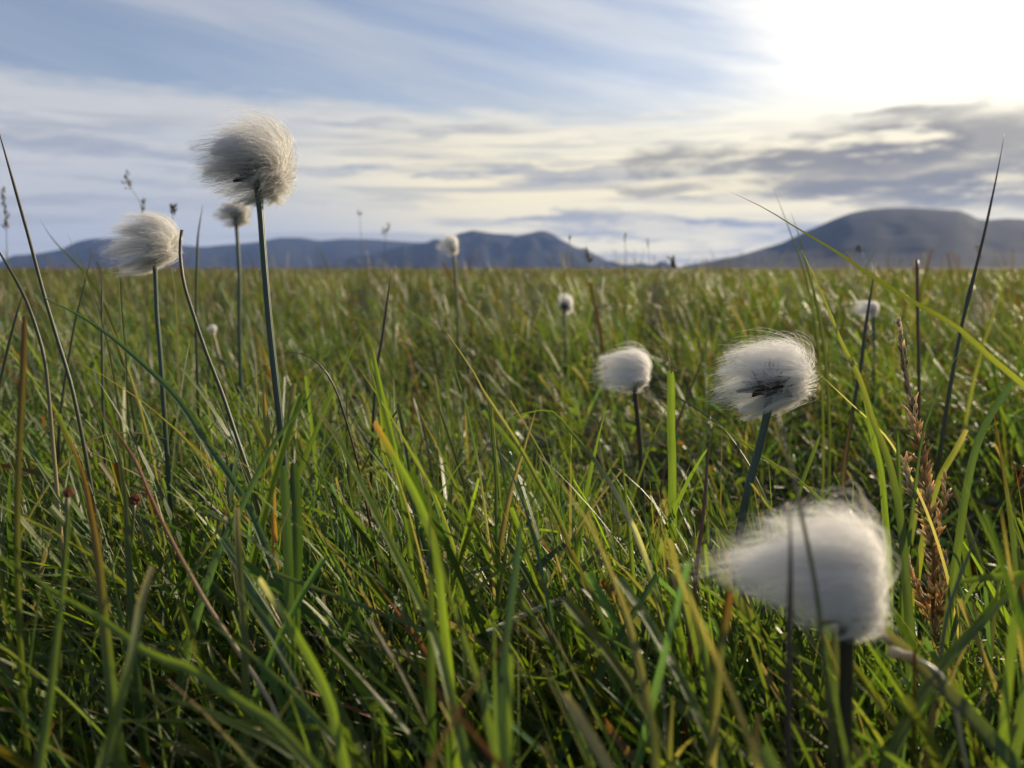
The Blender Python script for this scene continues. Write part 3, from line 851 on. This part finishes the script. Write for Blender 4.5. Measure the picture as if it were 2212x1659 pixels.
def cotton(label, base_px, d, env, stem_px, stem_w, nstr, wmm, seed, d_base=None,
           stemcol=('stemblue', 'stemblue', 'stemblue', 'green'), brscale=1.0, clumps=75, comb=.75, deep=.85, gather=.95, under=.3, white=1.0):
    env = np.array(env, dtype=float) / F * d * 1.05 * np.where(np.array(env, dtype=float) > 0, [.97, 1.04], [1.10, 1.0])
    U = env[:, 1].max()
    b = P(base_px[0], base_px[1], d)
    spath = trace([base_px] + list(stem_px), d, d_base or d)
    root = empty('cotton_flower', spath[-1])
    tag(root, label, 'cotton grass', 'cotton grass flowers blown to the left')
    o0 = np.array(root.location)
    # stalk
    path, v = spline(spath, 40)
    rad = .5 * (stem_w[0] + (stem_w[1] - stem_w[0]) * v) / F * d
    rad = rad * (1 + .25 * np.exp(-(v / .03) ** 2))
    g = Geo(); tube(g, path, v, rad, list(stemcol), sides=12, seed=rng.random())
    g.build('stem', M_STEM, root, origin=o0)
    # hairs
    depth = deep * .5 * np.sqrt(np.ptp(env[:, 0]) * np.ptp(env[:, 1]))
    off = np.array([0, 0, .10 * U])
    pts = b + np.array([0, .08 * U * brscale, 0]) + hairs(nstr, env - np.array([0, .06 * U]), depth, seed, clumps, comb=comb, gather=gather, under=under)
    r = np.random.default_rng(seed + 5)
    n, s = pts.shape[:2]
    T = np.gradient(pts, axis=1)
    T /= np.maximum(np.linalg.norm(T, axis=2, keepdims=True), 1e-9)
    rv = r.normal(size=(n, 1, 3))
    S = np.cross(T, np.broadcast_to(rv, T.shape))
    S /= np.maximum(np.linalg.norm(S, axis=2, keepdims=True), 1e-9)
    tt = np.linspace(0, 1, s)
    ww = (wmm * 1e-3 * .5) * (1.0 - .75 * tt ** 2)[None, :, None] * r.uniform(.6, 1.25, (n, 1, 1))
    V = np.stack([pts - S * ww, pts + S * ww], 2)
    idx = np.arange(n * s * 2).reshape(n, s, 2)
    q = np.stack([idx[:, :-1, 0], idx[:, :-1, 1], idx[:, 1:, 1], idx[:, 1:, 0]], -1).reshape(-1, 4)
    rootc, tipc = np.array([.26, .17, .11]), np.array([.945, .94, .93]) * white  # lowered white paints the shade of the backlit heads into the hair colour
    m = np.clip((tt - .03) / .2, 0, 1)[None, :, None] ** .8
    cc = rootc * (1 - m) + tipc * m
    cc = np.broadcast_to(cc, (n, s, 3)) * r.uniform(.9, 1.03, (n, 1, 1))
    cc = np.clip(np.repeat(cc[:, :, None, :], 2, 2), 0, .95)
    g = Geo(); g.add(V.reshape(-1, 3), q, None, cc.reshape(-1, 3))
    g.build('cotton_head', M_HAIR, root, origin=o0)
    # dark seed base under the hairs: lumpy cup with overlapping scales, plus narrow bracts
    hs = U * .16 * brscale
    g = Geo()
    for k in range(46):
        a = k * 2.399963
        t = k / 46
        out = np.array([math.cos(a), math.sin(a), 0])
        e = .15 + 1.15 * t
        ax = out * math.sin(e) + np.array([0, 0, 1]) * (math.cos(e) * .9 + .1)
        st = b + off * .2 + out * hs * .22 * math.sin(e) + np.array([0, 0, 1]) * hs * (.45 - .45 * t)
        spindle(g, st, ax, hs * r.uniform(.75, 1.25), hs * .17, [(.12, .085, .06), (.07, .05, .036), (.045, .03, .022)], seed=r.random(), sides=5)
    g.build('seed_base', M_DRY, root, origin=o0)
    for k in range(5):
        a = k * 1.2566 + r.uniform(-.3, .3)
        out = np.array([math.cos(a), math.sin(a) * .7, 0])
        ln = hs * r.uniform(1.3, 2.0)
        pp = np.array([b + out * ln * (.15 + .85 * t) * .9 + np.array([0, 0, 1]) * (hs * .1 + ln * (.34 * t - .35 * t * t)) for t in np.linspace(1, 0, 7)])
        vv = np.linspace(0, 1, 7)
        g = Geo()
        ribbon(g, pp, vv, hs * .34 * np.sin(np.clip(vv * .9 + .06, 0, 1) * np.pi) ** .7, ['blackish', 'blackish', 'brown'], fold=.3, twist=.4, seed=r.random())
        g.build('bract', M_DRY, root, origin=o0)
    return root


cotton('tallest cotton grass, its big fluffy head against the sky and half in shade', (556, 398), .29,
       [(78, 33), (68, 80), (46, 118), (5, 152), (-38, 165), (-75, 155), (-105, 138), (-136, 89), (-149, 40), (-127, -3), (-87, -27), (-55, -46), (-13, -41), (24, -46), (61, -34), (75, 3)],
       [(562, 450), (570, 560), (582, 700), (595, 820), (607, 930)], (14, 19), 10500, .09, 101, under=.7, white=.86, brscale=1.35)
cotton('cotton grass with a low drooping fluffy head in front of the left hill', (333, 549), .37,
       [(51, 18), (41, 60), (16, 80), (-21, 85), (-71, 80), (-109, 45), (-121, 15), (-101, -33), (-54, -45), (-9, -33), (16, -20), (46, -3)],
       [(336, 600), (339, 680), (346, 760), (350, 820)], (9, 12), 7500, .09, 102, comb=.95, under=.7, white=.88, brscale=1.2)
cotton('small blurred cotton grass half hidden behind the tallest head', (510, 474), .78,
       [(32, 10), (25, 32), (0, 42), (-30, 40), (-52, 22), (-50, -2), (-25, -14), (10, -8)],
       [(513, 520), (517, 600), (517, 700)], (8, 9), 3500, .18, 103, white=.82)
cotton('tiny blurred cotton grass standing on the horizon in front of the middle hills', (979, 541), 1.3,
       [(10, 8), (8, 26), (-8, 34), (-25, 30), (-37, 15), (-35, -5), (-18, -6)],
       [(982, 570), (985, 620), (987, 660)], (6, 7), 2200, .3, 104, stemcol=('olive', 'olive', 'green'))
cotton('tiny white cotton grass tuft in the grass between the middle hills and the mid head', (1219, 668), 1.5,
       [(24, -2), (20, 12), (0, 30), (-12, 36), (-16, 20), (-14, 8), (-5, -4), (15, -12)],
       [(1220, 690), (1220, 730)], (5, 6), 2000, .32, 105, comb=.3, brscale=1.7)
cotton('small sharp white cotton grass head left of the large right one', (1370, 828), .5,
       [(37, 22), (27, 59), (4, 78), (-16, 82), (-32, 86), (-51, 68), (-74, 53), (-86, 30), (-87, 9), (-97, -6), (-57, -21), (-29, -22), (-7, -17), (16, -17), (31, 1)],
       [(1375, 880), (1381, 940), (1385, 1000)], (10, 13), 7000, .12, 106, comb=.9, stemcol=('blackish', 'rush', 'rush', 'dark'))
cotton('large white cotton grass head with a thick leaning stalk, above the nearest head', (1663, 854), .31,
       [(97, 73), (85, 18), (62, -23), (12, -40), (-38, -52), (-82, -35), (-115, -8), (-125, 33), (-117, 68), (-95, 105), (-73, 128), (-5, 138), (45, 132), (78, 110)],
       [(1655, 905), (1638, 975), (1618, 1050)], (17, 22), 9500, .09, 107, comb=.85, brscale=2.0, under=1.1)
cotton('nearest cotton grass, a big blurred white head low at the right', (1828, 1345), .166,
       [(80, 107), (78, 51), (72, 13), (50, -18), (-33, -12), (-122, 24), (-189, 54), (-290, 94), (-340, 108), (-318, 160), (-244, 213), (-189, 240), (-133, 249), (-100, 266), (-44, 291), (-11, 271), (38, 218), (66, 162)],
       [(1829, 1440), (1826, 1550), (1824, 1680)], (29, 34), 11000, .075, 108, comb=.9, deep=.7, stemcol=('blackish', 'rush', 'dark', 'dark'), brscale=.8)
cotton('small distant white cotton grass behind the short dark rush at the right', (1888, 676), 1.1,
       [(8, 5), (5, 22), (-20, 24), (-52, 24), (-48, 10), (-35, -15), (-22, -22), (-8, -10)],
       [(1887, 720), (1888, 770)], (6, 7), 2200, .26, 109, comb=.4, brscale=2.0)
cotton('tiny white cotton tuft low in the grass between the left head and the tallest stalk', (459, 716), 1.0,
       [(9, 4), (3, 14), (-8, 14), (-14, 4), (-6, -4)],
       [(466, 740), (478, 790)], (5, 6), 1100, .22, 110, stemcol=('straw', 'straw', 'olive'), clumps=40)


# ------------------------------------------------------------------ brown seed spike (right)
def seed_spike():
    d = .335
    ax_px = [(1940, 697), (1950, 760), (1962, 830), (1978, 900), (1990, 970), (2003, 1060), (2012, 1150), (2018, 1230), (2016, 1330), (2030, 1420)]
    path0 = trace(ax_px, d, d)
    root = empty('seed_spike', path0[-1])
    tag(root, 'tall rusty brown grass seed spike, sharp, near the right edge', 'grass seed head', 'seed heads of grasses')
    o0 = np.array(root.location)
    path, v = spline(path0, 60)
    g = Geo(); tube(g, path, v, np.linspace(.0003, .0011, 60), ['straw', 'straw', 'rust', 'olive', 'green'])
    g.build('stem', M_STEM, root, origin=o0)
    r = np.random.default_rng(77)

    def along(pts, n, rw, length, cols, tight=.35):
        g = Geo()
        p, vv = spline(pts, 60)
        for i in range(n):
            t = (i + r.random()) / n
            k = min(int(t * 59), 58)
            tan = p[k] - p[k + 1]                       # towards the tip
            tan /= np.linalg.norm(tan)
            a = r.uniform(0, 6.283)
            s = np.cross(tan, (0, 1, 0)); s /= np.linalg.norm(s)
            out = s * math.cos(a) + np.cross(s, tan) * math.sin(a)
            e = r.uniform(.22, tight + .38)
            dirv = tan * math.cos(e) + out * math.sin(e)
            sc = rw(t)
            L = length * r.uniform(.75, 1.25) * (.6 + .4 * min(1, sc * 1.5))
            c = cols[min(int(t * len(cols)), len(cols) - 1)]
            cc = np.array(C[c] if isinstance(c, str) else c) * r.uniform(.65, 1.35)
            spindle(g, p[k] + out * .0012 * sc * r.random(), dirv, L, .00068 * r.uniform(.7, 1.2), [cc * 1.7 + .06, cc, cc * .6], seed=r.random(), sides=5)
        return g
    W = lambda px: [P(x, y, d + .004 * math.sin(x)) for x, y in px]
    gold, pale = (.66, .51, .27), (.74, .66, .47)
    C['rust'] = (.42, .30, .15)
    along(W(ax_px[:4]), 60, lambda t: .25 + .4 * t, .0046, [pale, (.30, .22, .14), (.28, .19, .11)], -.12).build('spikelet_tip', M_DRY, root, origin=o0)
    along(W([(1970, 880), (1985, 950), (1998, 1030), (2008, 1110), (2012, 1180)]), 105, lambda t: 1.0, .0058, [gold, 'rust', gold, gold], .4).build('spikelet_branch', M_DRY, root, origin=o0)
    along(W([(1956, 1000), (1964, 1040), (1978, 1080), (1996, 1120)]), 34, lambda t: .8, .0056, [gold, gold, 'rust'], .4).build('spikelet_branch', M_DRY, root, origin=o0)
    along(W([(2044, 1040), (2042, 1080), (2036, 1120), (2024, 1160)]), 26, lambda t: .6, .005, ['rust', 'rust', gold], .35).build('spikelet_branch', M_DRY, root, origin=o0)
    along(W([(2010, 1160), (2018, 1210), (2020, 1260), (2018, 1330)]), 70, lambda t: 1.1, .0056, [gold, 'rust', gold], .45).build('spikelet_branch', M_DRY, root, origin=o0)
    along(W([(1950, 1180), (1962, 1225), (1980, 1270), (2000, 1310), (2012, 1350)]), 44, lambda t: .4 + .4 * t, .0056, [pale, gold, gold], .3).build('spikelet_branch', M_DRY, root, origin=o0)
    along(W([(2042, 1210), (2040, 1260), (2034, 1310), (2026, 1360)]), 44, lambda t: .8, .0054, ['rust', gold, 'rust'], .35).build('spikelet_branch', M_DRY, root, origin=o0)
    along(W([(2008, 1270), (2018, 1320), (2022, 1370), (2028, 1420)]), 40, lambda t: .9, .0054, [gold, gold, 'rust'], .4).build('spikelet_branch', M_DRY, root, origin=o0)


seed_spike()
C['rust'] = (0.22, 0.085, 0.025)


def flowering(label, d, px, head, nsp, sl, spread, cols, w=4, hcol=('brown', 'straw'), seed=1, name='flowering_stalk'):
    """thin stalk with a small head of seeds"""
    r = np.random.default_rng(seed)
    path0 = trace(px, d, d)
    root = empty(name, path0[-1])
    tag(root, label, 'flowering grass', 'thin flowering stems on the horizon')
    o0 = np.array(root.location)
    path, v = spline(path0, 40)
    g = Geo(); tube(g, path, v, (.3 + .5 * v) * w * .5 / F * d, cols, sides=6)
    g.build('stem', M_STEM, root, origin=o0)
    g = Geo()
    hp, hv = spline([P(x, y, d) for x, y in head], 30)
    for i in range(max(6, int(nsp * .6))):
        k = r.integers(0, 29)
        tan = hp[k] - hp[k + 1]; tan /= np.linalg.norm(tan)
        out = r.normal(size=3); out -= tan * (out @ tan); out /= np.linalg.norm(out)
        e = r.uniform(.1, .7)
        c = np.array(C[hcol[r.integers(0, len(hcol))]]) * .7 + np.array([.09, .07, .045])
        spindle(g, hp[k] + out * spread * r.random() / F * d, tan * math.cos(e) + out * math.sin(e), sl / F * d * r.uniform(.7, 1.3), sl * .16 / F * d, [c * 1.3, c, c], sides=4)
    g.build('seed_head', M_DRY, root, origin=o0)


RS = ['olive', 'rush', 'rush', 'dark']
flowering('thin grass spike against the sky at the very left edge', .9, [(8, 412), (13, 480), (16, 570), (18, 650)], [(8, 412), (11, 450), (15, 500)], 40, 12, 4, RS, 4, seed=3)
flowering('loose faint grass panicle high against the sky left of the tallest head', .95, [(268, 378), (285, 410), (306, 450), (312, 560), (314, 650)], [(266, 376), (272, 392), (284, 408)], 34, 9, 11, RS, 3, seed=4)
flowering('small narrow brown spike above the left fluffy head', .9, [(308, 432), (309, 455), (312, 560), (314, 660)], [(308, 432), (309, 450), (309, 468)], 24, 9, 3, RS, 4, seed=5)
flowering('small oval brown bud on a curved stalk right above the left fluffy head', .8, [(374, 450), (372, 480), (366, 520), (362, 600), (360, 690)], [(375, 447), (374, 456), (372, 466)], 40, 11, 4, RS, 5, hcol=('brown', 'olive'), seed=6)
flowering('dark seed head on the skyline by the foot of the right hill', 1.3, [(1453, 560), (1456, 580), (1460, 640)], [(1452, 559), (1455, 568), (1458, 580)], 60, 10, 4, ['blackish', 'rush', 'dark'], 5, hcol=('blackish', 'brown'), seed=7)
flowering('dark drooping spike on the skyline at the right end of the middle hills', 1.1, [(1268, 541), (1274, 560), (1279, 600), (1284, 670)], [(1266, 540), (1273, 556), (1277, 572)], 40, 10, 3, RS, 4, hcol=('brown', 'blackish'), seed=8)
flowering('thin olive stem with a small tip crossing the end of the middle hills', 1.0, [(1232, 512), (1226, 545), (1221, 590), (1216, 660)], [(1232, 512), (1230, 524)], 10, 8, 2, ['olive', 'olive', 'green'], 4, hcol=('olive', 'straw'), seed=9)
flowering('faint thin stalk against the pale gap between the hills, left of two', 1.5, [(1350, 503), (1351, 545), (1352, 600), (1353, 650)], [(1350, 503), (1351, 525)], 12, 7, 2, RS, 3, hcol=('brown', 'olive'), seed=10)
flowering('faint thin stalk against the pale gap between the hills, right of two', 1.6, [(1398, 520), (1402, 550), (1406, 600), (1408, 650)], [(1398, 520), (1400, 536)], 10, 7, 2, RS, 3, hcol=('olive', 'straw'), seed=11)
flowering('faint loose panicle just above the hills, left of the tiny horizon head', 1.7, [(838, 487), (832, 520), (829, 560), (828, 640)], [(842, 486), (836, 496), (832, 510)], 30, 7, 8, RS, 3, hcol=('straw', 'brown'), seed=12)
flowering('very faint short stalk with a seed tip, left of the panicle above the hills', 1.9, [(776, 460), (779, 500), (781, 560), (782, 640)], [(777, 458), (776, 466)], 10, 7, 4, RS, 3, hcol=('brown', 'straw'), seed=13)
flowering('dark round bud on a thin bent stalk in front of the right hill', 1.1, [(1858, 538), (1868, 560), (1880, 600), (1886, 660)], [(1855, 535), (1857, 539), (1860, 544)], 36, 7, 5, RS, 3, hcol=('brown', 'blackish'), seed=14)
flowering('pale feathery spike low on the right hill beside the bent bud', 1.2, [(1830, 545), (1840, 575), (1850, 610), (1856, 670)], [(1829, 543), (1834, 556), (1840, 572)], 24, 8, 3, ['straw', 'olive', 'green'], 3, hcol=('straw', 'rust'), seed=15)
flowering('reddish feathery spike on the skyline at the far right', 1.2, [(2112, 535), (2118, 570), (2122, 620), (2124, 670)], [(2111, 533), (2115, 552), (2118, 570)], 26, 8, 4, ['rust', 'olive', 'green'], 3, hcol=('rust', 'straw'), seed=16)


def bud(label, x, y, d, seed):
    r = np.random.default_rng(seed)
    path0 = trace([(x, y), (x - 4, y + 60), (x - 12, y + 160)], d, d)
    root = empty('flower_bud', path0[-1])
    tag(root, label, 'flower bud', 'dark red buds')
    o0 = np.array(root.location)
    path, v = spline(path0, 30)
    g = Geo(); tube(g, path, v, np.full(30, 3.5 / F * d), ['olive', 'green', 'green'], sides=7)
    g.build('stem', M_STEM, root, origin=o0)
    g = Geo()
    c0 = P(x, y, d)
    for i in range(40):
        a = r.normal(size=3); a /= np.linalg.norm(a); a[2] = a[2] * .8 + .25
        spindle(g, c0 + a * 4 / F * d, a, 10 / F * d, 4.5 / F * d, [(.24, .09, .04), (.19, .065, .03), (.12, .04, .02)], sides=5)
    g.build('seed_head', M_DRY, root, origin=o0)


bud('round dark red bud on a blurred stalk in the left foreground, left of two', 148, 1066, .2, 21)
bud('round dark red bud right of the long dry straw stem in the left foreground', 291, 1080, .24, 22)


# ------------------------------------------------------------------ the turf itself (uncountable)
HEADS = [(395, 650, 225, 455, .29), (205, 395, 455, 600, .37), (1270, 1415, 730, 862, .5), (1535, 1765, 705, 905, .31),
         (1560, 1935, 1050, 1350, .166), (930, 1000, 495, 560, 1.3), (1195, 1250, 625, 680, 1.5), (1830, 1900, 643, 715, 1.1), (450, 545, 420, 485, .78),
         (1935, 2055, 690, 1340, .335), (1790, 1860, 1370, 1500, .166), (545, 615, 400, 880, .29), (1610, 1690, 860, 1000, .31), (318, 366, 590, 850, .37), (1362, 1392, 850, 960, .5)]


def grass(name, n, r0, r1, half, lmean, lsd, w, segs, seed, label, flat=.3, cols=3, tall=False, pw=.5, warm=0.0, tone=1.0):
    r = np.random.default_rng(seed)
    rad = (r0 ** (1 / pw) + r.random(n) * (r1 ** (1 / pw) - r0 ** (1 / pw))) ** pw
    ang = r.uniform(-half, half, n)
    bx, by = rad * np.sin(ang), rad * np.cos(ang)
    # tufts: pull towards nearby clump centres
    cell = np.clip(rad * .07, .03, .6)
    qx, qy = np.round(bx / cell), np.round(by / cell)
    hsh = np.abs(np.sin(qx * 127.1 + qy * 311.7) * 43758.5453) % 1
    hs2 = np.abs(np.sin(qx * 269.5 + qy * 183.3) * 43758.5453) % 1
    pull = r.uniform(0, .55, n)
    bx += ((qx + hsh - .5) * cell - bx) * pull
    by += ((qy + hs2 - .5) * cell - by) * pull
    bz = gz(bx, by) - .004
    isflat = r.random(n) < flat
    hump = .80 + .32 * np.sin(bx * 5.1 + 1.0) * np.sin(by * 4.3 + .3) + .25 * (hsh - .5)
    L = np.clip(r.normal(lmean, lsd, n), lmean * .35, lmean * 2.2) * hump
    L = L * (1 + .45 * np.clip(-ang * 2.0, 0, 1) * np.clip((rad - .24) / .12, 0, 1) * np.clip((1.4 - rad) / .4, 0, 1))
    L = L * (1 - .5 * np.exp(-((bx - DIP[0]) ** 2 + (by - DIP[1]) ** 2) / .03))
    phi = np.where(r.random(n) < .68, r.normal(np.pi, .75, n), r.uniform(0, 2 * np.pi, n)) + (hs2 - .5) * .9
    th0 = np.where(isflat, r.uniform(.7, 1.4, n), np.abs(r.normal(.25, .32, n)))
    kap = np.where(isflat, r.normal(.35, .4, n), np.abs(r.normal(.45, .5, n)))
    if tall: kap, th0 = kap * .35, th0 * .5
    bend = r.random(n) < (0 if tall else .06)                                          # snapped blades
    W = w * r.uniform(.45, 1.35, n) * np.where(r.random(n) < .35, .5, 1.0)
    s = np.linspace(0, 1, segs + 1)
    th = th0[:, None] + kap[:, None] * s[None] ** 1.4
    th = th + np.where(bend[:, None] & (s[None] > .6), 1.3, 0)
    th = np.minimum(th, 2.4)
    dl = (L / segs)[:, None]
    hx = np.concatenate([np.zeros((n, 1)), np.cumsum(np.sin(th[:, :-1]) * dl, 1)], 1)
    hz = np.concatenate([np.zeros((n, 1)), np.cumsum(np.cos(th[:, :-1]) * dl, 1)], 1)
    sw = (r.normal(0, .12, n) * L)[:, None] * s[None] ** 2
    px = bx[:, None] + hx * np.cos(phi)[:, None] - sw * np.sin(phi)[:, None]
    py = by[:, None] + hx * np.sin(phi)[:, None] + sw * np.cos(phi)[:, None]
    pz = bz[:, None] + hz
    pz = np.maximum(pz, gz(px, py) + .002 + .012 * isflat[:, None] * s[None]) if r1 < 3 else pz
    path = np.stack([px, py, pz], -1)
    # keep the lens and the flowers free
    X, Y, Dp = project(path.reshape(-1, 3))
    X, Y, Dp = X.reshape(n, -1), Y.reshape(n, -1), Dp.reshape(n, -1)
    dist = np.linalg.norm(path - CAM, axis=2)
    bad = (dist < .088).any(1)
    front = Dp > .02
    for (x0, x1, y0, y1, dd) in HEADS:
        bad |= ((X > x0) & (X < x1) & (Y > y0) & (Y < y1) & (Dp < dd + .01) & front).any(1)
    ylim = np.where(Dp < .2, 960, np.where(Dp < .35, 830, np.where(Dp < .6, 680, 600)))
    ylim = np.where((X < 950) & (Dp > .26) & (Dp < .6), 690, ylim)
    bad |= ((Y < ylim) & front & (Dp < 1.2)).any(1) & (r.random(n) < .985)
    bad |= ((X > 1640) & (Y < 965) & (Dp < .5) & front).any(1) & (r.random(n) < .93)
    rare = (Y < 585).any(1) & (r.random(n) < .8)
    if r1 < 20 and not tall: bad |= rare & front.all(1)
    if tall: bad |= (Y < 535).any(1)
    keep = ~bad
    path, L, W, phi, isflat, hsh, hs2 = path[keep], L[keep], W[keep], phi[keep], isflat[keep], hsh[keep], hs2[keep]
    n = keep.sum()
    # colours
    pal = np.array([C['green'], C['dark'], C['blue'], C['bright'], C['olive'], np.array(C['yellow']) * .8, np.array(C['straw']) * .62, np.array(C['rust']) * .7, np.array(C['orange']) * .5])
    pr = np.array([.34, .20, .15, .15, .10, .03, .035, .004, .0]); pr = pr / pr.sum()
    prf = np.array([.24, .20, .13, .08, .14, .02, .20, .03, .0]); prf = prf / prf.sum()
    prw = np.array([.22, .12, .04, .08, .30, .05, .10, .09, .002]); prw = prw / prw.sum()
    ci = np.where(isflat, r.choice(9, n, p=prf), r.choice(9, n, p=pr * (1 - warm) + prw * warm))
    basec = pal[ci] * tone * r.uniform(.75, 1.3, (n, 1)) * (.85 + .3 * hs2[:, None])
    if tall: basec = np.array([C['brown'], C['straw'], C['olive'], C['rust']])[r.choice(4, n, p=[.5, .1, .32, .08])] * .6
    tipk = r.choice(4, n, p=[.83, .12, .01, .04])
    tipc = np.where((tipk == 0)[:, None], basec * 1.15, np.where((tipk == 1)[:, None], pal[6], np.where((tipk == 2)[:, None], pal[8], pal[7])))
    m = np.clip((s - .76) / .24, 0, 1)[None, :, None]
    rootc = basec * .5 + np.array([.13, .10, .05]) * .5
    k0 = np.clip(1 - s / .2, 0, 1)[None, :, None] * .6
    cc = basec[:, None] * (1 - m) + tipc[:, None] * m
    cc = cc * (1 - k0) + rootc[:, None] * k0
    # geometry
    tw = r.uniform(-1.2, 1.2, n)[:, None] + r.normal(0, .6, n)[:, None] * s[None]
    side = np.stack([-np.sin(phi), np.cos(phi), np.zeros(n)], -1)[:, None, :]
    T = np.gradient(path, axis=1); T /= np.maximum(np.linalg.norm(T, axis=2, keepdims=True), 1e-9)
    Nn = np.cross(np.broadcast_to(side, T.shape), T)
    Sd = side * np.cos(tw)[..., None] + Nn * np.sin(tw)[..., None]
    N2 = np.cross(Sd, T)
    cut = r.random(n) < (.9 if tall else .3)
    prof = np.minimum(.55 + s * 2.2, 1) * np.clip((1 - s) / .55, .02, 1) ** .8
    profc = np.minimum(.55 + s * 2.2, 1) * (1 - .25 * s)
    ww = W[:, None] * np.where(cut[:, None], profc[None], prof[None])
    ww = ww[..., None]
    if cols == 3:
        V = np.stack([path - Sd * ww * .5, path + N2 * ww * .22, path + Sd * ww * .5], 2)
    else:
        V = np.stack([path - Sd * ww * .5, path + Sd * ww * .5], 2)
    m_ = V.shape[2]
    idx = np.arange(n * (segs + 1) * m_).reshape(n, segs + 1, m_)
    q = np.stack([idx[:, :-1, :-1], idx[:, :-1, 1:], idx[:, 1:, 1:], idx[:, 1:, :-1]], -1).reshape(-1, 4)
    us = np.linspace(0, 1, m_)
    sd = r.random(n)
    b = np.empty((n, segs + 1, m_, 3))
    b[..., 0] = us; b[..., 1] = (1 - s)[None, :, None]; b[..., 2] = sd[:, None, None]
    g = Geo()
    g.add(V.reshape(-1, 3), q, None, np.repeat(cc[:, :, None, :], m_, 2).reshape(-1, 3), b.reshape(-1, 3))
    tag(g.build(name, M_LEAF), label, 'grass', kind='stuff')


grass('grass', 17000, .06, .75, 1.1, .092, .028, .0030, 11, 1, 'dense green grass blades of the near turf', flat=.42, tone=1.0)
grass('grass', 7500, .06, .34, 1.15, .082, .025, .0031, 11, 21, 'broad grass blades right under the lens', flat=.35)
grass('grass', 1900, 1.2, 12, .8, .37, .06, .0052, 8, 22, 'thin tall grass stalks reaching the horizon', flat=0, warm=1.0, tall=True)
grass('grass', 42000, .7, 2.6, 1.0, .105, .035, .0031, 7, 2, 'green grass of the meadow a step away', flat=.42, cols=2, warm=.2, tone=.92)
grass('grass', 80000, 2.5, 14, .80, .15, .035, .0050, 4, 3, 'olive grass of the meadow farther off', flat=.12, cols=2, warm=.75, pw=.62, tone=.84)
grass('grass', 80000, 13, 130, .74, .16, .03, .020, 3, 4, 'distant olive brown grass towards the hills', flat=.1, cols=2, warm=1.0, pw=.75, tone=.7)


def ground_leaves():
    """small oval leaves on the turf floor"""
    r = np.random.default_rng(5)
    n = 1500
    rad = np.sqrt(r.uniform(.1 ** 2, 1.0, n)); ang = r.uniform(-.85, .85, n)
    x, y = rad * np.sin(ang), rad * np.cos(ang)
    z = gz(x, y) + r.uniform(.008, .05, n)
    s = r.uniform(.003, .0075, n)
    a = np.linspace(0, 2 * np.pi, 9, endpoint=False)
    loc = np.stack([np.cos(a) * .62, np.sin(a), .25 * np.cos(a) ** 2], -1)
    loc = np.concatenate([[[0, 0, -.04]], loc])
    az, ti, ro = r.uniform(0, 6.3, n), r.uniform(-.9, .9, n), r.uniform(-.7, .7, n)
    L = np.repeat(loc[None], n, 0) * s[:, None, None]
    X, Y, Z = L[..., 0], L[..., 1], L[..., 2]
    Y, Z = Y * np.cos(ti)[:, None] - Z * np.sin(ti)[:, None], Y * np.sin(ti)[:, None] + Z * np.cos(ti)[:, None]
    X, Z = X * np.cos(ro)[:, None] - Z * np.sin(ro)[:, None], X * np.sin(ro)[:, None] + Z * np.cos(ro)[:, None]
    X, Y = X * np.cos(az)[:, None] - Y * np.sin(az)[:, None], X * np.sin(az)[:, None] + Y * np.cos(az)[:, None]
    V = np.stack([X + x[:, None], Y + y[:, None], Z + z[:, None]], -1)
    idx = np.arange(n * 10).reshape(n, 10)
    k = np.arange(9)
    t = np.stack([np.repeat(idx[:, :1], 9, 1), idx[:, 1 + k], idx[:, 1 + (k + 1) % 9]], -1).reshape(-1, 3)
    pal = np.array([C['green'], C['bright'], C['blue'], C['olive'], C['rust']])
    c = pal[r.choice(5, n, p=[.35, .3, .15, .12, .08])] * r.uniform(.7, 1.3, (n, 1))
    b = np.stack([np.full((n, 10), .5), np.repeat(r.random(n)[:, None], 10, 1), np.repeat(r.random(n)[:, None], 10, 1)], -1)
    g = Geo(); g.add(V.reshape(-1, 3), None, t, np.repeat(c[:, None], 10, 1).reshape(-1, 3), b.reshape(-1, 3))
    tag(g.build('ground_cover', M_LEAF), 'small oval leaves on the floor of the turf', 'ground cover', kind='stuff')


ground_leaves()
